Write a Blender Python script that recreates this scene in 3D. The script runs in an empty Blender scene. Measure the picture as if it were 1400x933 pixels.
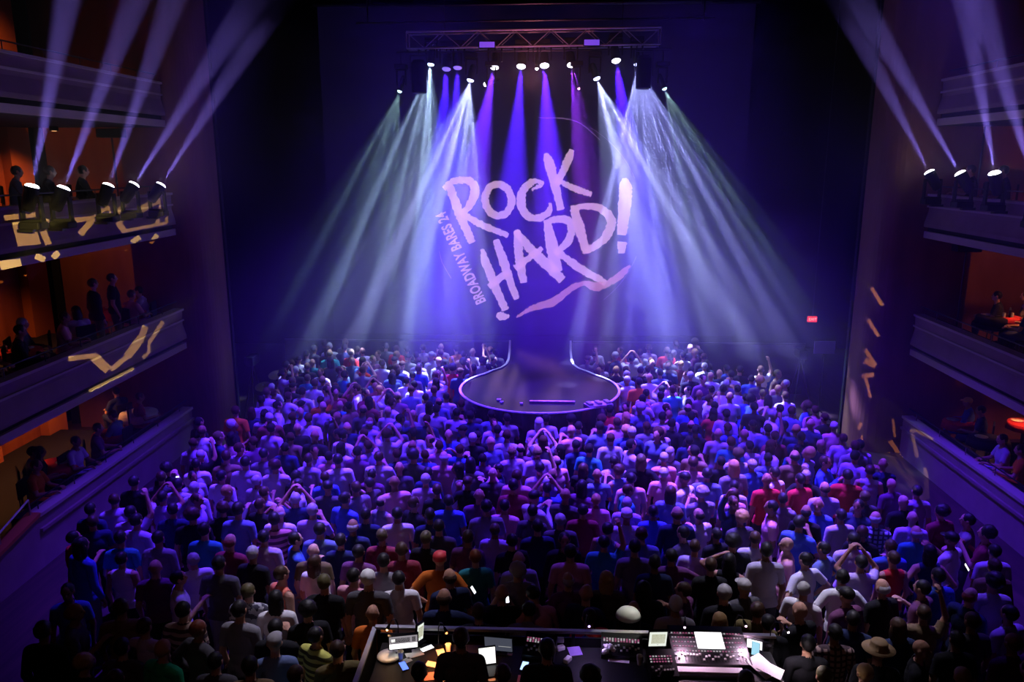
import bpy, bmesh, math, random
import numpy as np
from mathutils import Vector, Matrix, Euler
C = bpy.context.scene.collection
sc = bpy.context.scene
PI = math.pi

# ---------------------------------------------------------------- camera
F = 1068.0; PITCH = math.radians(13.0); YAW = math.radians(2.25); CAMZ = 7.0
cd = bpy.data.cameras.new('camera'); cam = bpy.data.objects.new('camera', cd); C.objects.link(cam)
cam.location = (0, 0, CAMZ)
cam.rotation_euler = (PI/2 - PITCH, 0, YAW)
cd.sensor_width = 36; cd.lens = 36*F/1400; cd.clip_end = 200; cd.clip_start = 0.05
sc.camera = cam
CM = cam.rotation_euler.to_matrix()

def ray(px, py):
    return CM @ Vector(((px-700)/F, -(py-466.5)/F, -1))
def at_z(px, py, z):
    d = ray(px, py); t = (z-CAMZ)/d.z
    return Vector((0, 0, CAMZ)) + d*t
def at_y(px, py, Y):
    d = ray(px, py); t = Y/d.y
    return Vector((0, 0, CAMZ)) + d*t
def at_x(px, py, X):
    d = ray(px, py); t = X/d.x
    return Vector((0, 0, CAMZ)) + d*t
CMI = CM.inverted()
def proj(p):
    q = CMI @ (Vector(p)-Vector((0, 0, CAMZ)))
    return 700+F*q.x/-q.z, 466.5-F*q.y/-q.z

# ---------------------------------------------------------------- render look
sc.view_settings.view_transform = 'Standard'; sc.view_settings.look = 'None'
sc.view_settings.exposure = 0.0; sc.view_settings.gamma = 1; sc.view_settings.use_curve_mapping = False
w = bpy.data.worlds.new('world'); sc.world = w; w.use_nodes = True
w.node_tree.nodes['Background'].inputs[0].default_value = (0.10, 0.05, 0.2, 1)
w.node_tree.nodes['Background'].inputs[1].default_value = 0.0
sc.cycles.volume_bounces = 0
sc.cycles.max_bounces = 5; sc.cycles.diffuse_bounces = 2; sc.cycles.glossy_bounces = 2
sc.cycles.use_denoising = True
sc.cycles.sample_clamp_indirect = 2.0
sc.cycles.sample_clamp_direct = 0.0
sc.cycles.caustics_reflective = False; sc.cycles.caustics_refractive = False
HAZE, HAZE_STAGE, HAZE_TOP = 0.0055, 0.050, 0.018
WK, FK, SK, BK, DK, CK = 82.0, 76.0, 64.0, 3.0, 6.0, 3.1      # wash, fan, side beam, box and desk lamp power

# ---------------------------------------------------------------- lights
def aim(o, target):
    d = Vector(target) - o.location
    o.rotation_euler = d.to_track_quat('-Z', 'Y').to_euler()

def spot(name, loc, target, energy, color, size, blend=0.3, radius=0.03):
    ld = bpy.data.lights.new(name, 'SPOT'); ld.energy = energy; ld.color = color
    ld.spot_size = math.radians(size); ld.spot_blend = blend; ld.shadow_soft_size = radius
    o = bpy.data.objects.new(name, ld); C.objects.link(o); o.location = loc; aim(o, target)
    return o

def N(nt, typ, **kw):
    n = nt.nodes.new(typ)
    for k, v in kw.items(): setattr(n, k, v)
    return n
def math_n(nt, op, a, b=None, c=None, clamp=False):
    n = nt.nodes.new('ShaderNodeMath'); n.operation = op; n.use_clamp = clamp
    for i, v in enumerate((a, b, c)):
        if v is None: continue
        if isinstance(v, (int, float)): n.inputs[i].default_value = v
        else: nt.links.new(v, n.inputs[i])
    return n.outputs[0]

def fan_gobo(o, scale, width, base=0.05, seed=0.0, stretch=1.0):
    """a glass gobo of small holes in the lamp: many thin beams leave it"""
    ld = o.data; ld.use_nodes = True; nt = ld.node_tree
    em = nt.nodes['Emission']
    tc = N(nt, 'ShaderNodeTexCoord')
    sx = N(nt, 'ShaderNodeSeparateXYZ'); nt.links.new(tc.outputs['Normal'], sx.inputs[0])
    az = math_n(nt, 'ABSOLUTE', sx.outputs[2])
    u = math_n(nt, 'DIVIDE', sx.outputs[0], az); v = math_n(nt, 'DIVIDE', sx.outputs[1], az)
    cb = N(nt, 'ShaderNodeCombineXYZ'); nt.links.new(u, cb.inputs[0]); nt.links.new(math_n(nt, 'MULTIPLY', v, stretch), cb.inputs[1])
    cb.inputs[2].default_value = seed
    vo = N(nt, 'ShaderNodeTexVoronoi'); vo.voronoi_dimensions = '2D' if False else '3D'; vo.inputs['Scale'].default_value = scale
    nt.links.new(cb.outputs[0], vo.inputs['Vector'])
    mr = N(nt, 'ShaderNodeMapRange'); mr.interpolation_type = 'SMOOTHSTEP'
    nt.links.new(vo.outputs['Distance'], mr.inputs[0])
    mr.inputs[1].default_value = width; mr.inputs[2].default_value = width*0.45
    mr.inputs[3].default_value = base; mr.inputs[4].default_value = 1.0
    nt.links.new(mr.outputs[0], em.inputs['Strength'])

def line_gobo(o, segs, softness=0.12):
    """a cut metal gobo: the lamp lets light out only along the strokes segs = [(u0,v0,u1,v1,halfwidth)]"""
    ld = o.data; ld.use_nodes = True; nt = ld.node_tree
    em = nt.nodes['Emission']
    tc = N(nt, 'ShaderNodeTexCoord')
    sx = N(nt, 'ShaderNodeSeparateXYZ'); nt.links.new(tc.outputs['Normal'], sx.inputs[0])
    az = math_n(nt, 'ABSOLUTE', sx.outputs[2])
    u = math_n(nt, 'DIVIDE', sx.outputs[0], az); v = math_n(nt, 'DIVIDE', sx.outputs[1], az)
    tot = None
    for (a, b, c, d, hw) in segs:
        L = math.hypot(c-a, d-b); ex, ey = (c-a)/L, (d-b)/L
        # along = (u-a)*ex+(v-b)*ey ; across = |(u-a)*ey-(v-b)*ex|
        al = math_n(nt, 'ADD', math_n(nt, 'MULTIPLY', u, ex), math_n(nt, 'MULTIPLY_ADD', v, ey, -(a*ex+b*ey)))
        ac = math_n(nt, 'ABSOLUTE', math_n(nt, 'ADD', math_n(nt, 'MULTIPLY', u, ey), math_n(nt, 'MULTIPLY_ADD', v, -ex, -(a*ey-b*ex))))
        m1 = math_n(nt, 'LESS_THAN', math_n(nt, 'ABSOLUTE', math_n(nt, 'SUBTRACT', al, L/2)), L/2)
        m2 = math_n(nt, 'LESS_THAN', ac, hw)
        m = math_n(nt, 'MULTIPLY', m1, m2)
        tot = m if tot is None else math_n(nt, 'MAXIMUM', tot, m)
    nt.links.new(tot, em.inputs['Strength'])

TRY = 22.2          # distance of the lighting truss
# moving heads hanging under the truss: (pixel x, pixel y, aim x, aim Y, energy, colour, cone)
WASH = [
    (677, 90, -2.8, 17.6, 500, (0.13, 0.02, 1.0), 18),
    (713, 89, -1.1, 17.6, 480, (0.07, 0.012, 1.0), 16),
    (744, 88, 0.55, 17.2, 520, (0.09, 0.012, 1.0), 18),
    (780, 87, 2.2, 17.2, 520, (0.26, 0.03, 0.9), 18),
    (841, 81, 3.2, 18.0, 500, (0.06, 0.01, 1.0), 19),
    (611, 92, -3.0, 19.0, 320, (0.05, 0.01, 1.0), 19),
    (626, 90, -2.6, 19.4, 360, (0.05, 0.01, 1.0), 19),
]
FANS = [
    # px, py, aim x, aim Y, aim z, energy, colour, cone, scale, width, seed
    (590, 84, -4.4, 20.4, 0, 520, (0.46, 0.66, 1.0), 42, 8.5, 0.36, 1.3),
    (645, 106, -3.9, 20.2, 0, 700, (0.42, 0.46, 1.0), 48, 8.0, 0.38, 7.7),
    (813, 104, 4.6, 19.6, 0, 900, (0.42, 0.47, 1.0), 38, 8.0, 0.38, 3.1),
    (870, 84, 3.9, 19.8, 0, 1050, (0.36, 0.38, 1.0), 52, 8.5, 0.38, 5.2),
    (549, 121, -6.4, 20.4, 0, 120, (0.45, 0.75, 0.8), 42, 7, 0.34, 9.4),
    (905, 118, 6.8, 19.8, 0, 130, (0.45, 0.72, 0.8), 38, 7, 0.34, 2.2),
]
# unseen spots added high over mid-hall to light the crowd, no fixtures
CROWD = [  # x, y, z, aim x, aim y, watts, colour, cone, blend
    (-2.0, 15.4, 13.75, -3.4, 15.2, 9000, (.075, .016, 1.0), 50, .9),
    (2.4, 15.4, 13.75, 3.8, 15.0, 11000, (.085, .018, 1.0), 50, .9),
    (0.4, 15.4, 13.75, 0.6, 13.6, 7000, (.12, .035, 1.0), 36, .9),
    (-4.4, 15.0, 13.75, -5.2, 12.6, 5200, (.11, .03, 1.0), 36, .9),
    (3.6, 15.0, 13.75, 3.6, 12.4, 10500, (.26, .12, 1.0), 20, .9),
    (-3.0, 15.0, 13.75, -3.2, 11.4, 3400, (.28, .15, 1.0), 20, .9),
    (1.0, 15.0, 13.75, 1.4, 14.0, 8000, (.22, .12, 1.0), 20, .9),
    (6.0, 14.6, 13.75, 6.4, 10.8, 2600, (.12, .04, 1.0), 26, .9),
    (-1.0, 13.6, 13.75, -2.6, 9.2, 1700, (.80, .74, 1.0), 18, .8),
    (2.0, 13.6, 13.75, 3.4, 9.6, 2000, (.80, .74, 1.0), 18, .8),
]
for i, (x, y, z, ax, ay, e, c, s, bl) in enumerate(CROWD):
    spot('crowd_light', (x, y, z), (ax, ay, 1.5), e*CK, c, s, bl, .12)
# unseen fill spots added near the camera to lift crowd and balconies
spot('warm_fill', (-2.5, 1.0, 9.5), (-0.5, 11, 1.2), 55, (1, .42, .36), 70, .9, .3)
spot('violet_fill_left', (3.0, 3.0, 10.5), (-10.5, 14, 4.5), 80, (.55, .12, 1.0), 48, .8, .3)
spot('violet_fill_right', (-3.0, 3.0, 10.5), (10.5, 14, 4.5), 80, (.50, .14, 1.0), 48, .8, .3)

# projector gobos: yellow strokes of a cut pattern thrown on the balcony fronts, the pillar and the parterre wall
def projector(loc, center, strokes, surf, energy, cone):
    o = spot('gobo_projector', loc, center, energy, (1, .74, .20), cone, .05, .002)
    bpy.context.view_layer.update()
    Mi = o.matrix_world.inverted()
    segs = []
    for (x0, y0, x1, y1, hw) in strokes:
        a, b = Mi @ surf(x0, y0), Mi @ surf(x1, y1)
        segs.append((GS*a.x/-a.z, GS*a.y/-a.z, GS*b.x/-b.z, GS*b.y/-b.z, hw/F))
    line_gobo(o, segs)
GS = 1.0
LSTR = [(6, 298, 55, 293, 3), (32, 303, 40, 336, 13), (53, 301, 66, 335, 4), (55, 298, 72, 308, 3), (72, 305, 129, 298, 3), (129, 298, 109, 321, 3.5), (129, 298, 161, 294, 3.5), (135, 290, 146, 284, 3), (146, 284, 158, 290, 3),
        (151, 290, 170, 317, 4), (161, 301, 180, 295, 4), (180, 295, 206, 279, 4), (206, 279, 223, 274, 3), (222, 274, 214, 308, 2.5), (224, 275, 228, 305, 2), (167, 317, 228, 305, 2), (161, 292, 170, 279, 3),
        (180, 332, 191, 324, 3), (209, 329, 215, 321, 3), (72, 353, 80, 345, 3.5), (48, 350, 61, 356, 4), (0, 364, 29, 361, 6),
        (93, 491, 132, 486, 3), (129, 488, 148, 507, 6), (151, 506, 174, 488, 3), (174, 488, 193, 462, 5), (193, 462, 199, 446, 4), (223, 440, 204, 469, 2.5), (204, 469, 203, 482, 2), (203, 482, 195, 490, 2), (122, 535, 183, 504, 2)]
RSTR = [(1191, 393, 1206, 418, 2.2), (1186, 436, 1201, 460, 2.2), (1182, 477, 1197, 499, 2.2), (1181, 492, 1197, 501, 3.5), (1177, 514, 1195, 512, 3), (1183, 516, 1190, 544, 1.8), (1177, 578, 1173, 587, 2), (1178, 595, 1177, 606, 1.4)]
WSTR = [(1218, 604, 1274, 694, 2.6), (1214, 621, 1266, 686, 3), (1222, 574, 1224, 599, 1.4), (1246, 587, 1254, 625, 2.2), (1248, 587, 1276, 601, 1.8), (1265, 640, 1272, 689, 2.4)]
projector(Vector((.6, 1.0, 7.7)), at_x(110, 400, -8.75), LSTR, lambda x, y: at_x(x, y, -8.75), 20000, 30)
projector(Vector((-.4, 1.0, 7.7)), at_y(1190, 500, 18.6), RSTR, lambda x, y: at_y(x, y, 18.45), 20000, 24)
projector(Vector((-.6, 1.0, 7.6)), at_x(1245, 640, 8.75), WSTR, lambda x, y: at_x(x, y, 8.75), 14000, 18)

# ---------------------------------------------------------------- materials
def mat(name, col, rough=0.7, metal=0.0, emit=None, es=1.0, spec=0.3):
    m = bpy.data.materials.new(name); m.use_nodes = True; b = m.node_tree.nodes['Principled BSDF']
    b.inputs['Base Color'].default_value = (*col, 1); b.inputs['Roughness'].default_value = rough
    b.inputs['Metallic'].default_value = metal; b.inputs['Specular IOR Level'].default_value = spec
    if emit:
        b.inputs['Emission Color'].default_value = (*emit, 1); b.inputs['Emission Strength'].default_value = es
    return m
def noisy(m, c1, c2, scale=6.0, stretch=(1, 1, 1), detail=4, bump=0.0):
    nt = m.node_tree; b = nt.nodes['Principled BSDF']
    tc = N(nt, 'ShaderNodeTexCoord'); mp = N(nt, 'ShaderNodeMapping'); mp.inputs['Scale'].default_value = stretch
    nt.links.new(tc.outputs['Object'], mp.inputs[0])
    no = N(nt, 'ShaderNodeTexNoise'); no.inputs['Scale'].default_value = scale; no.inputs['Detail'].default_value = detail
    nt.links.new(mp.outputs[0], no.inputs['Vector'])
    cr = N(nt, 'ShaderNodeMix'); cr.data_type = 'RGBA'
    mr = N(nt, 'ShaderNodeMapRange'); nt.links.new(no.outputs[0], mr.inputs[0]); mr.inputs[1].default_value = .35; mr.inputs[2].default_value = .65
    nt.links.new(mr.outputs[0], cr.inputs[0]); cr.inputs[6].default_value = (*c1, 1); cr.inputs[7].default_value = (*c2, 1)
    nt.links.new(cr.outputs[2], b.inputs['Base Color'])
    if bump:
        bp = N(nt, 'ShaderNodeBump'); bp.inputs['Strength'].default_value = bump
        nt.links.new(no.outputs[0], bp.inputs['Height']); nt.links.new(bp.outputs[0], b.inputs['Normal'])
    return m
def objcol(name, rough=0.8, pattern=None, spec=0.2):
    """cloth or skin dyed with the object's own colour"""
    m = mat(name, (.5, .5, .5), rough, spec=spec); nt = m.node_tree; b = nt.nodes['Principled BSDF']
    oi = N(nt, 'ShaderNodeObjectInfo'); col = oi.outputs['Color']
    tc = N(nt, 'ShaderNodeTexCoord')
    if pattern:
        sx = N(nt, 'ShaderNodeSeparateXYZ'); nt.links.new(tc.outputs['Object'], sx.inputs[0])
        def bars(out, freq, thr):
            return math_n(nt, 'GREATER_THAN', math_n(nt, 'FRACT', math_n(nt, 'MULTIPLY', out, freq)), thr)
        if pattern == 'stripe': f = bars(sx.outputs[2], 11, .5)
        elif pattern == 'plaid': f = math_n(nt, 'MAXIMUM', bars(sx.outputs[2], 14, .62), bars(sx.outputs[0], 14, .62))
        else:
            no = N(nt, 'ShaderNodeTexNoise'); no.inputs['Scale'].default_value = 14
            nt.links.new(tc.outputs['Object'], no.inputs['Vector']); f = math_n(nt, 'GREATER_THAN', no.outputs[0], .5)
        mx = N(nt, 'ShaderNodeMix'); mx.data_type = 'RGBA'; mx.blend_type = 'MULTIPLY'
        nt.links.new(f, mx.inputs[0]); nt.links.new(col, mx.inputs[6]); mx.inputs[7].default_value = (.16, .15, .2, 1)
        col = mx.outputs[2]
    nt.links.new(col, b.inputs['Base Color'])
    no = N(nt, 'ShaderNodeTexNoise'); no.inputs['Scale'].default_value = 26; nt.links.new(tc.outputs['Object'], no.inputs['Vector'])
    bp = N(nt, 'ShaderNodeBump'); bp.inputs['Strength'].default_value = .25; bp.inputs['Distance'].default_value = .02
    nt.links.new(no.outputs[0], bp.inputs['Height']); nt.links.new(bp.outputs[0], b.inputs['Normal'])
    return m

M = {}
M['skin'] = objcol('skin', .55); M['cloth'] = objcol('cloth', .85); M['striped'] = objcol('striped_cloth', .85, 'stripe')
M['plaid'] = objcol('plaid_cloth', .85, 'plaid'); M['camo'] = objcol('patterned_cloth', .85, 'camo')
M['hair'] = objcol('hair', .55, spec=.4)
M['eye'] = mat('eye', (.02, .015, .012), .3); M['lips'] = mat('lips', (.35, .12, .1), .5)
M['black'] = mat('black_paint', (.008, .008, .009), .55, spec=.15); M['black_cloth'] = mat('black_cloth', (.01, .01, .012), .95)
M['metal'] = mat('dark_metal', (.05, .05, .055), .35, .8); M['alu'] = mat('aluminium', (.55, .53, .55), .4, .7)
M['rubber'] = mat('rubber', (.02, .02, .02), .9)
M['wood_wall'] = noisy(mat('panelled_wood', (.2, .07, .03), .55), (.30, .085, .035), (.20, .05, .02), 3, (1, 1, .15))
M['plaster'] = noisy(mat('painted_plaster', (.3, .2, .2), .8), (.30, .19, .20), (.25, .155, .17), 2)
M['plaster_edge'] = mat('pale_trim_paint', (.50, .38, .36), .7)
M['pillar'] = noisy(mat('dark_red_plaster', (.2, .08, .06), .6), (.23, .09, .07), (.17, .06, .05), 2, (1, 1, .3))
M['redcloth'] = noisy(mat('red_tablecloth', (.5, .03, .03), .8), (.55, .03, .03), (.42, .02, .025), 8)
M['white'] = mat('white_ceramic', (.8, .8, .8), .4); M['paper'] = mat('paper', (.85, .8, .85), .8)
M['steel'] = mat('steel', (.6, .6, .62), .3, .9)
M['drape'] = noisy(mat('black_drape', (.006, .006, .009), .95), (.008, .008, .012), (.004, .004, .007), 3, (6, 6, .3))

# ---------------------------------------------------------------- mesh helpers
class MB:
    def __init__(s): s.bm = bmesh.new(); s.mi = 0
    def _mark(s, n0):
        s.bm.faces.ensure_lookup_table()
        for f in s.bm.faces[n0:]: f.material_index = s.mi
    def box(s, x0, x1, y0, y1, z0, z1, mtx=None, bevel=0.0):
        n0 = len(s.bm.faces); r = bmesh.ops.create_cube(s.bm, size=1)
        for v in r['verts']:
            v.co = Vector((x0+(v.co.x+.5)*(x1-x0), y0+(v.co.y+.5)*(y1-y0), z0+(v.co.z+.5)*(z1-z0)))
        if bevel:
            es = {e for v in r['verts'] for e in v.link_edges}
            rb = bmesh.ops.bevel(s.bm, geom=list(es), offset=bevel, segments=2, affect='EDGES', profile=.5)
            vs = {v for f in rb['faces'] for v in f.verts}
            vs |= {v for v in r['verts'] if v.is_valid}
        else: vs = r['verts']
        if mtx is not None:
            for v in vs: v.co = mtx @ v.co
        s._mark(n0); return s
    def tube(s, p, q, r, r2=None, n=10, caps=True):
        p, q = Vector(p), Vector(q); d = q-p; L = d.length
        if L < 1e-6: return s
        n0 = len(s.bm.faces)
        m = Matrix.Translation((p+q)/2) @ d.to_track_quat('Z', 'Y').to_matrix().to_4x4()
        bmesh.ops.create_cone(s.bm, cap_ends=caps, segments=n, radius1=r, radius2=r if r2 is None else r2, depth=L, matrix=m)
        s._mark(n0); return s
    def path(s, pts, r, n=8):
        for a, b in zip(pts, pts[1:]): s.tube(a, b, r, n=n)
        return s
    def ball(s, c, r, sub=2, sc3=(1, 1, 1)):
        n0 = len(s.bm.faces)
        bmesh.ops.create_icosphere(s.bm, subdivisions=sub, radius=r, matrix=Matrix.Translation(c) @ Matrix.Diagonal((*sc3, 1)))
        s._mark(n0); return s
    def lathe(s, prof, c=(0, 0, 0), n=20, mtx=None):
        n0 = len(s.bm.faces); c = Vector(c); rings = []
        for (r, z) in prof:
            rings.append([s.bm.verts.new(c+Vector((max(r, 1e-4)*math.cos(2*PI*i/n), max(r, 1e-4)*math.sin(2*PI*i/n), z))) for i in range(n)])
        for a, b in zip(rings, rings[1:]):
            for i in range(n): s.bm.faces.new((a[i], a[(i+1) % n], b[(i+1) % n], b[i]))
        s.bm.faces.new(rings[0][::-1]); s.bm.faces.new(rings[-1])
        if mtx is not None:
            for r in rings:
                for v in r: v.co = mtx @ v.co
        s._mark(n0); return s
    def prism(s, pts, vec, both=True):
        """polygon pts (3d) extruded along vec"""
        n0 = len(s.bm.faces); vec = Vector(vec)
        a = [s.bm.verts.new(Vector(p)) for p in pts]; b = [s.bm.verts.new(Vector(p)+vec) for p in pts]
        n = len(a)
        s.bm.faces.new(a[::-1]); s.bm.faces.new(b)
        for i in range(n): s.bm.faces.new((a[i], a[(i+1) % n], b[(i+1) % n], b[i]))
        s._mark(n0); return s
    def build(s, name, mats, parent=None, smooth=False, loc=None, rz=0.0):
        bmesh.ops.recalc_face_normals(s.bm, faces=s.bm.faces[:])
        me = bpy.data.meshes.new(name); s.bm.to_mesh(me); s.bm.free()
        if not isinstance(mats, (list, tuple)): mats = [mats]
        for m in mats: me.materials.append(m)
        if smooth:
            me.shade_smooth()
        o = bpy.data.objects.new(name, me); C.objects.link(o)
        if parent is not None: o.parent = parent
        if loc is not None: o.location = loc
        if rz: o.rotation_euler.z = rz
        return o

def tag(o, label=None, cat=None, group=None, kind=None):
    if label: o['label'] = label
    if cat: o['category'] = cat
    if group: o['group'] = group
    if kind: o['kind'] = kind
    return o
def empty(name, loc=(0, 0, 0), rz=0.0):
    o = bpy.data.objects.new(name, None); C.objects.link(o); o.location = loc; o.rotation_euler = (0, 0, rz); return o
def copy_tree(o, parent=None):
    c = o.copy(); C.objects.link(c)
    if parent is not None: c.parent = parent
    for ch in list(o.children): copy_tree(ch, c)
    return c
def struct(o, label=None):
    o['kind'] = 'structure'
    if label: o['label'] = label
    return o

# ---------------------------------------------------------------- people
# a body is a set of tapered limbs fused into ONE skin by a voxel remesh; clothes and hair are children
def V(*a): return Vector(a)
def body_prims(pose):
    """returns [(tag, a, ra, b, rb)] and [(tag, centre, radii)]; facing +Y, standing height 1.75"""
    seated = pose.get('seated', False)
    dz = -0.47 if seated else 0.0
    lean = math.radians(pose.get('lean', 0))
    hip0 = V(0, 0, .95+dz)
    R = Matrix.Rotation(-lean, 3, 'X')
    def up(p): return hip0 + R @ (V(p[0], p[1], p[2]+dz)-hip0)
    caps, ell = [], []
    wd = pose.get('w', 1.0)
    ell.append(('pelvis', up((0, 0, .965)), (.165*wd, .118, .12)))
    ell.append(('torso', up((0, .005, 1.09)), (.155*wd, .112, .19)))
    ell.append(('torso', up((0, .0, 1.27)), (.172*wd, .118, .18)))
    caps.append(('torso', up((-.135*wd, -.01, 1.415)), .062, up((.135*wd, -.01, 1.415)), .062))
    caps.append(('torso', up((0, -.012, 1.40)), .092, up((0, -.005, 1.49)), .056))
    caps.append(('neck', up((0, -.005, 1.46)), .054, up((0, .015, 1.58)), .052))
    hy = pose.get('hy', 0.0)
    ell.append(('head', up((0, .012+hy, 1.662)), (.074, .094, .100)))
    ell.append(('head', up((0, .045+hy, 1.605)), (.054, .062, .060)))
    ell.append(('head', up((0, .110+hy, 1.640)), (.013, .018, .024)))
    for s in (-1, 1): ell.append(('head', up((s*.078, .005+hy, 1.648)), (.012, .022, .032)))
    for s, key in ((-1, 'L'), (1, 'R')):
        sh = up((s*.178*wd, -.005, 1.405)); el = up((s*pose[key][0][0], pose[key][0][1], pose[key][0][2])); wr = up((s*pose[key][1][0], pose[key][1][1], pose[key][1][2]))
        caps.append(('uparm', sh, .056, el, .041)); caps.append(('forearm', el, .042, wr, .028))
        d = (wr-el).normalized()
        curl = V(0, .35, -.5) if d.z > -.5 else V(-s*.1, .5, 0)
        side = d.cross(V(0, 0, 1)); side = (side.normalized() if side.length > .15 else V(0, 1, 0))
        if side.length < .1: side = V(0, 1, 0)
        palm = wr + d*.075
        nrm = side.cross(d).normalized()
        for k in (-1, 0, 1):
            caps.append(('hand', wr+d*.01+side*k*.010, .019, palm+side*k*.024, .016))
        for k, L in ((-1.5, .062), (-.5, .074), (.5, .079), (1.5, .070)):
            base = palm + side*k*.0185
            m1 = base + (d*.8-nrm*.35+side*k*.10).normalized()*L*.55
            m2 = m1 + (d*.35-nrm*.8).normalized()*L*.5
            caps.append(('hand', base, .0105, m1, .0098)); caps.append(('hand', m1, .0098, m2, .0085))
        tb = wr + d*.025 + side*-.022
        t1 = tb + (d*.6-side*.9-nrm*.2).normalized()*.040; t2 = t1 + (d*.9-side*.2-nrm*.4).normalized()*.030
        caps.append(('hand', tb, .015, t1, .0115)); caps.append(('hand', t1, .0115, t2, .0095))
        st = pose.get('st', .10)
        if seated:
            hp = V(s*.095, .01, .47); kn = V(s*.13, .43, .50); an = V(s*.13, .40, .09)
        else:
            hp = V(s*.092, 0, .90); kn = V(s*st, .025, .50); an = V(s*(st+.01), -.015, .09)
        caps.append(('thigh', hp, .092, kn, .060)); caps.append(('shin', kn, .058, an, .040))
        ell.append(('shin', kn.lerp(an, .3)+V(0, -.02, 0), (.052, .056, .11)))
        caps.append(('foot', an+V(0, -.02, -.045), .043, an+V(s*.02, .14, -.058), .034))
    return caps, ell

_SPH = []
def _sphere_pts():
    if not _SPH:
        b = bmesh.new(); bmesh.ops.create_icosphere(b, subdivisions=2, radius=1); _SPH.extend([v.co.copy() for v in b.verts]); b.free()
    return _SPH
def fuse(caps, ell, voxel, ratio, smooth=2):
    bm = bmesh.new(); sp = _sphere_pts()
    for (_t, a, ra, b, rb) in caps:
        vs = [bm.verts.new(a+p*ra) for p in sp] + [bm.verts.new(b+p*rb) for p in sp]
        r = bmesh.ops.convex_hull(bm, input=vs, use_existing_faces=False)
        junk = list({g for g in r['geom_interior'] if isinstance(g, bmesh.types.BMVert)} | {g for g in r['geom_unused'] if isinstance(g, bmesh.types.BMVert)})
        bmesh.ops.delete(bm, geom=junk, context='VERTS')
    for (_t, c, r) in ell:
        bmesh.ops.create_icosphere(bm, subdivisions=3, radius=1, matrix=Matrix.Translation(c) @ Matrix.Diagonal((*r, 1)))
    bmesh.ops.recalc_face_normals(bm, faces=bm.faces[:])
    me = bpy.data.meshes.new('tmp'); bm.to_mesh(me); bm.free()
    o = bpy.data.objects.new('tmp', me); C.objects.link(o)
    md = o.modifiers.new('r', 'REMESH'); md.mode = 'VOXEL'; md.voxel_size = voxel
    ms = o.modifiers.new('s', 'SMOOTH'); ms.factor = .5; ms.iterations = smooth
    if ratio < 1:
        mdd = o.modifiers.new('d', 'DECIMATE'); mdd.ratio = ratio
    dg = bpy.context.evaluated_depsgraph_get()
    out = bpy.data.meshes.new_from_object(o.evaluated_get(dg))
    bpy.data.objects.remove(o); bpy.data.meshes.remove(me)
    return out

def np_verts(me):
    a = np.empty(len(me.vertices)*3, 'f'); me.vertices.foreach_get('co', a); return a.reshape(-1, 3)
def classify(co, caps, ell):
    best = np.full(len(co), 1e9); tg = np.zeros(len(co), 'i'); tt = np.zeros(len(co)); names = []
    def reg(n):
        if n not in names: names.append(n)
        return names.index(n)
    for (t, a, ra, b, rb) in caps:
        a = np.array(a); b = np.array(b); ab = b-a; u = np.clip(((co-a)@ab)/(ab@ab), 0, 1)
        d = np.linalg.norm(co-(a+u[:, None]*ab), axis=1)-(ra+(rb-ra)*u)
        k = d < best; best[k] = d[k]; tg[k] = reg(t); tt[k] = u[k]
    for (t, c, r) in ell:
        q = (co-np.array(c))/np.array(r); n = np.linalg.norm(q, axis=1)
        d = (n-1)*min(r)
        k = d < best; best[k] = d[k]; tg[k] = reg(t); tt[k] = .5
    return np.array(names)[tg], tt

def sub_mesh(name, me, co, nrm, mask, inflate, smooth=3):
    faces = []
    for p in me.polygons:
        vs = list(p.vertices)
        if mask[vs].all(): faces.append(vs)
    used = sorted({v for f in faces for v in f}); ix = {v: i for i, v in enumerate(used)}
    c2 = co[used]+nrm[used]*inflate[used][:, None]
    fs = [[ix[v] for v in f] for f in faces]
    if smooth:                                     # cloth hangs looser than the body under it
        nb = [set() for _ in used]; cnt = {}
        for f in fs:
            for i in range(len(f)):
                a, b = f[i], f[(i+1) % len(f)]; nb[a].add(b); nb[b].add(a); cnt[(min(a, b), max(a, b))] = cnt.get((min(a, b), max(a, b)), 0)+1
        edge = {v for e, n in cnt.items() if n == 1 for v in e}
        for _ in range(smooth):
            c3 = c2.copy()
            for i, s in enumerate(nb):
                if i not in edge and s: c3[i] = .5*c2[i]+.5*c2[list(s)].mean(0)
            c2 = c3
    m = bpy.data.meshes.new(name); m.from_pydata(c2.tolist(), [], fs); m.update(); m.shade_smooth(); return m

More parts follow.
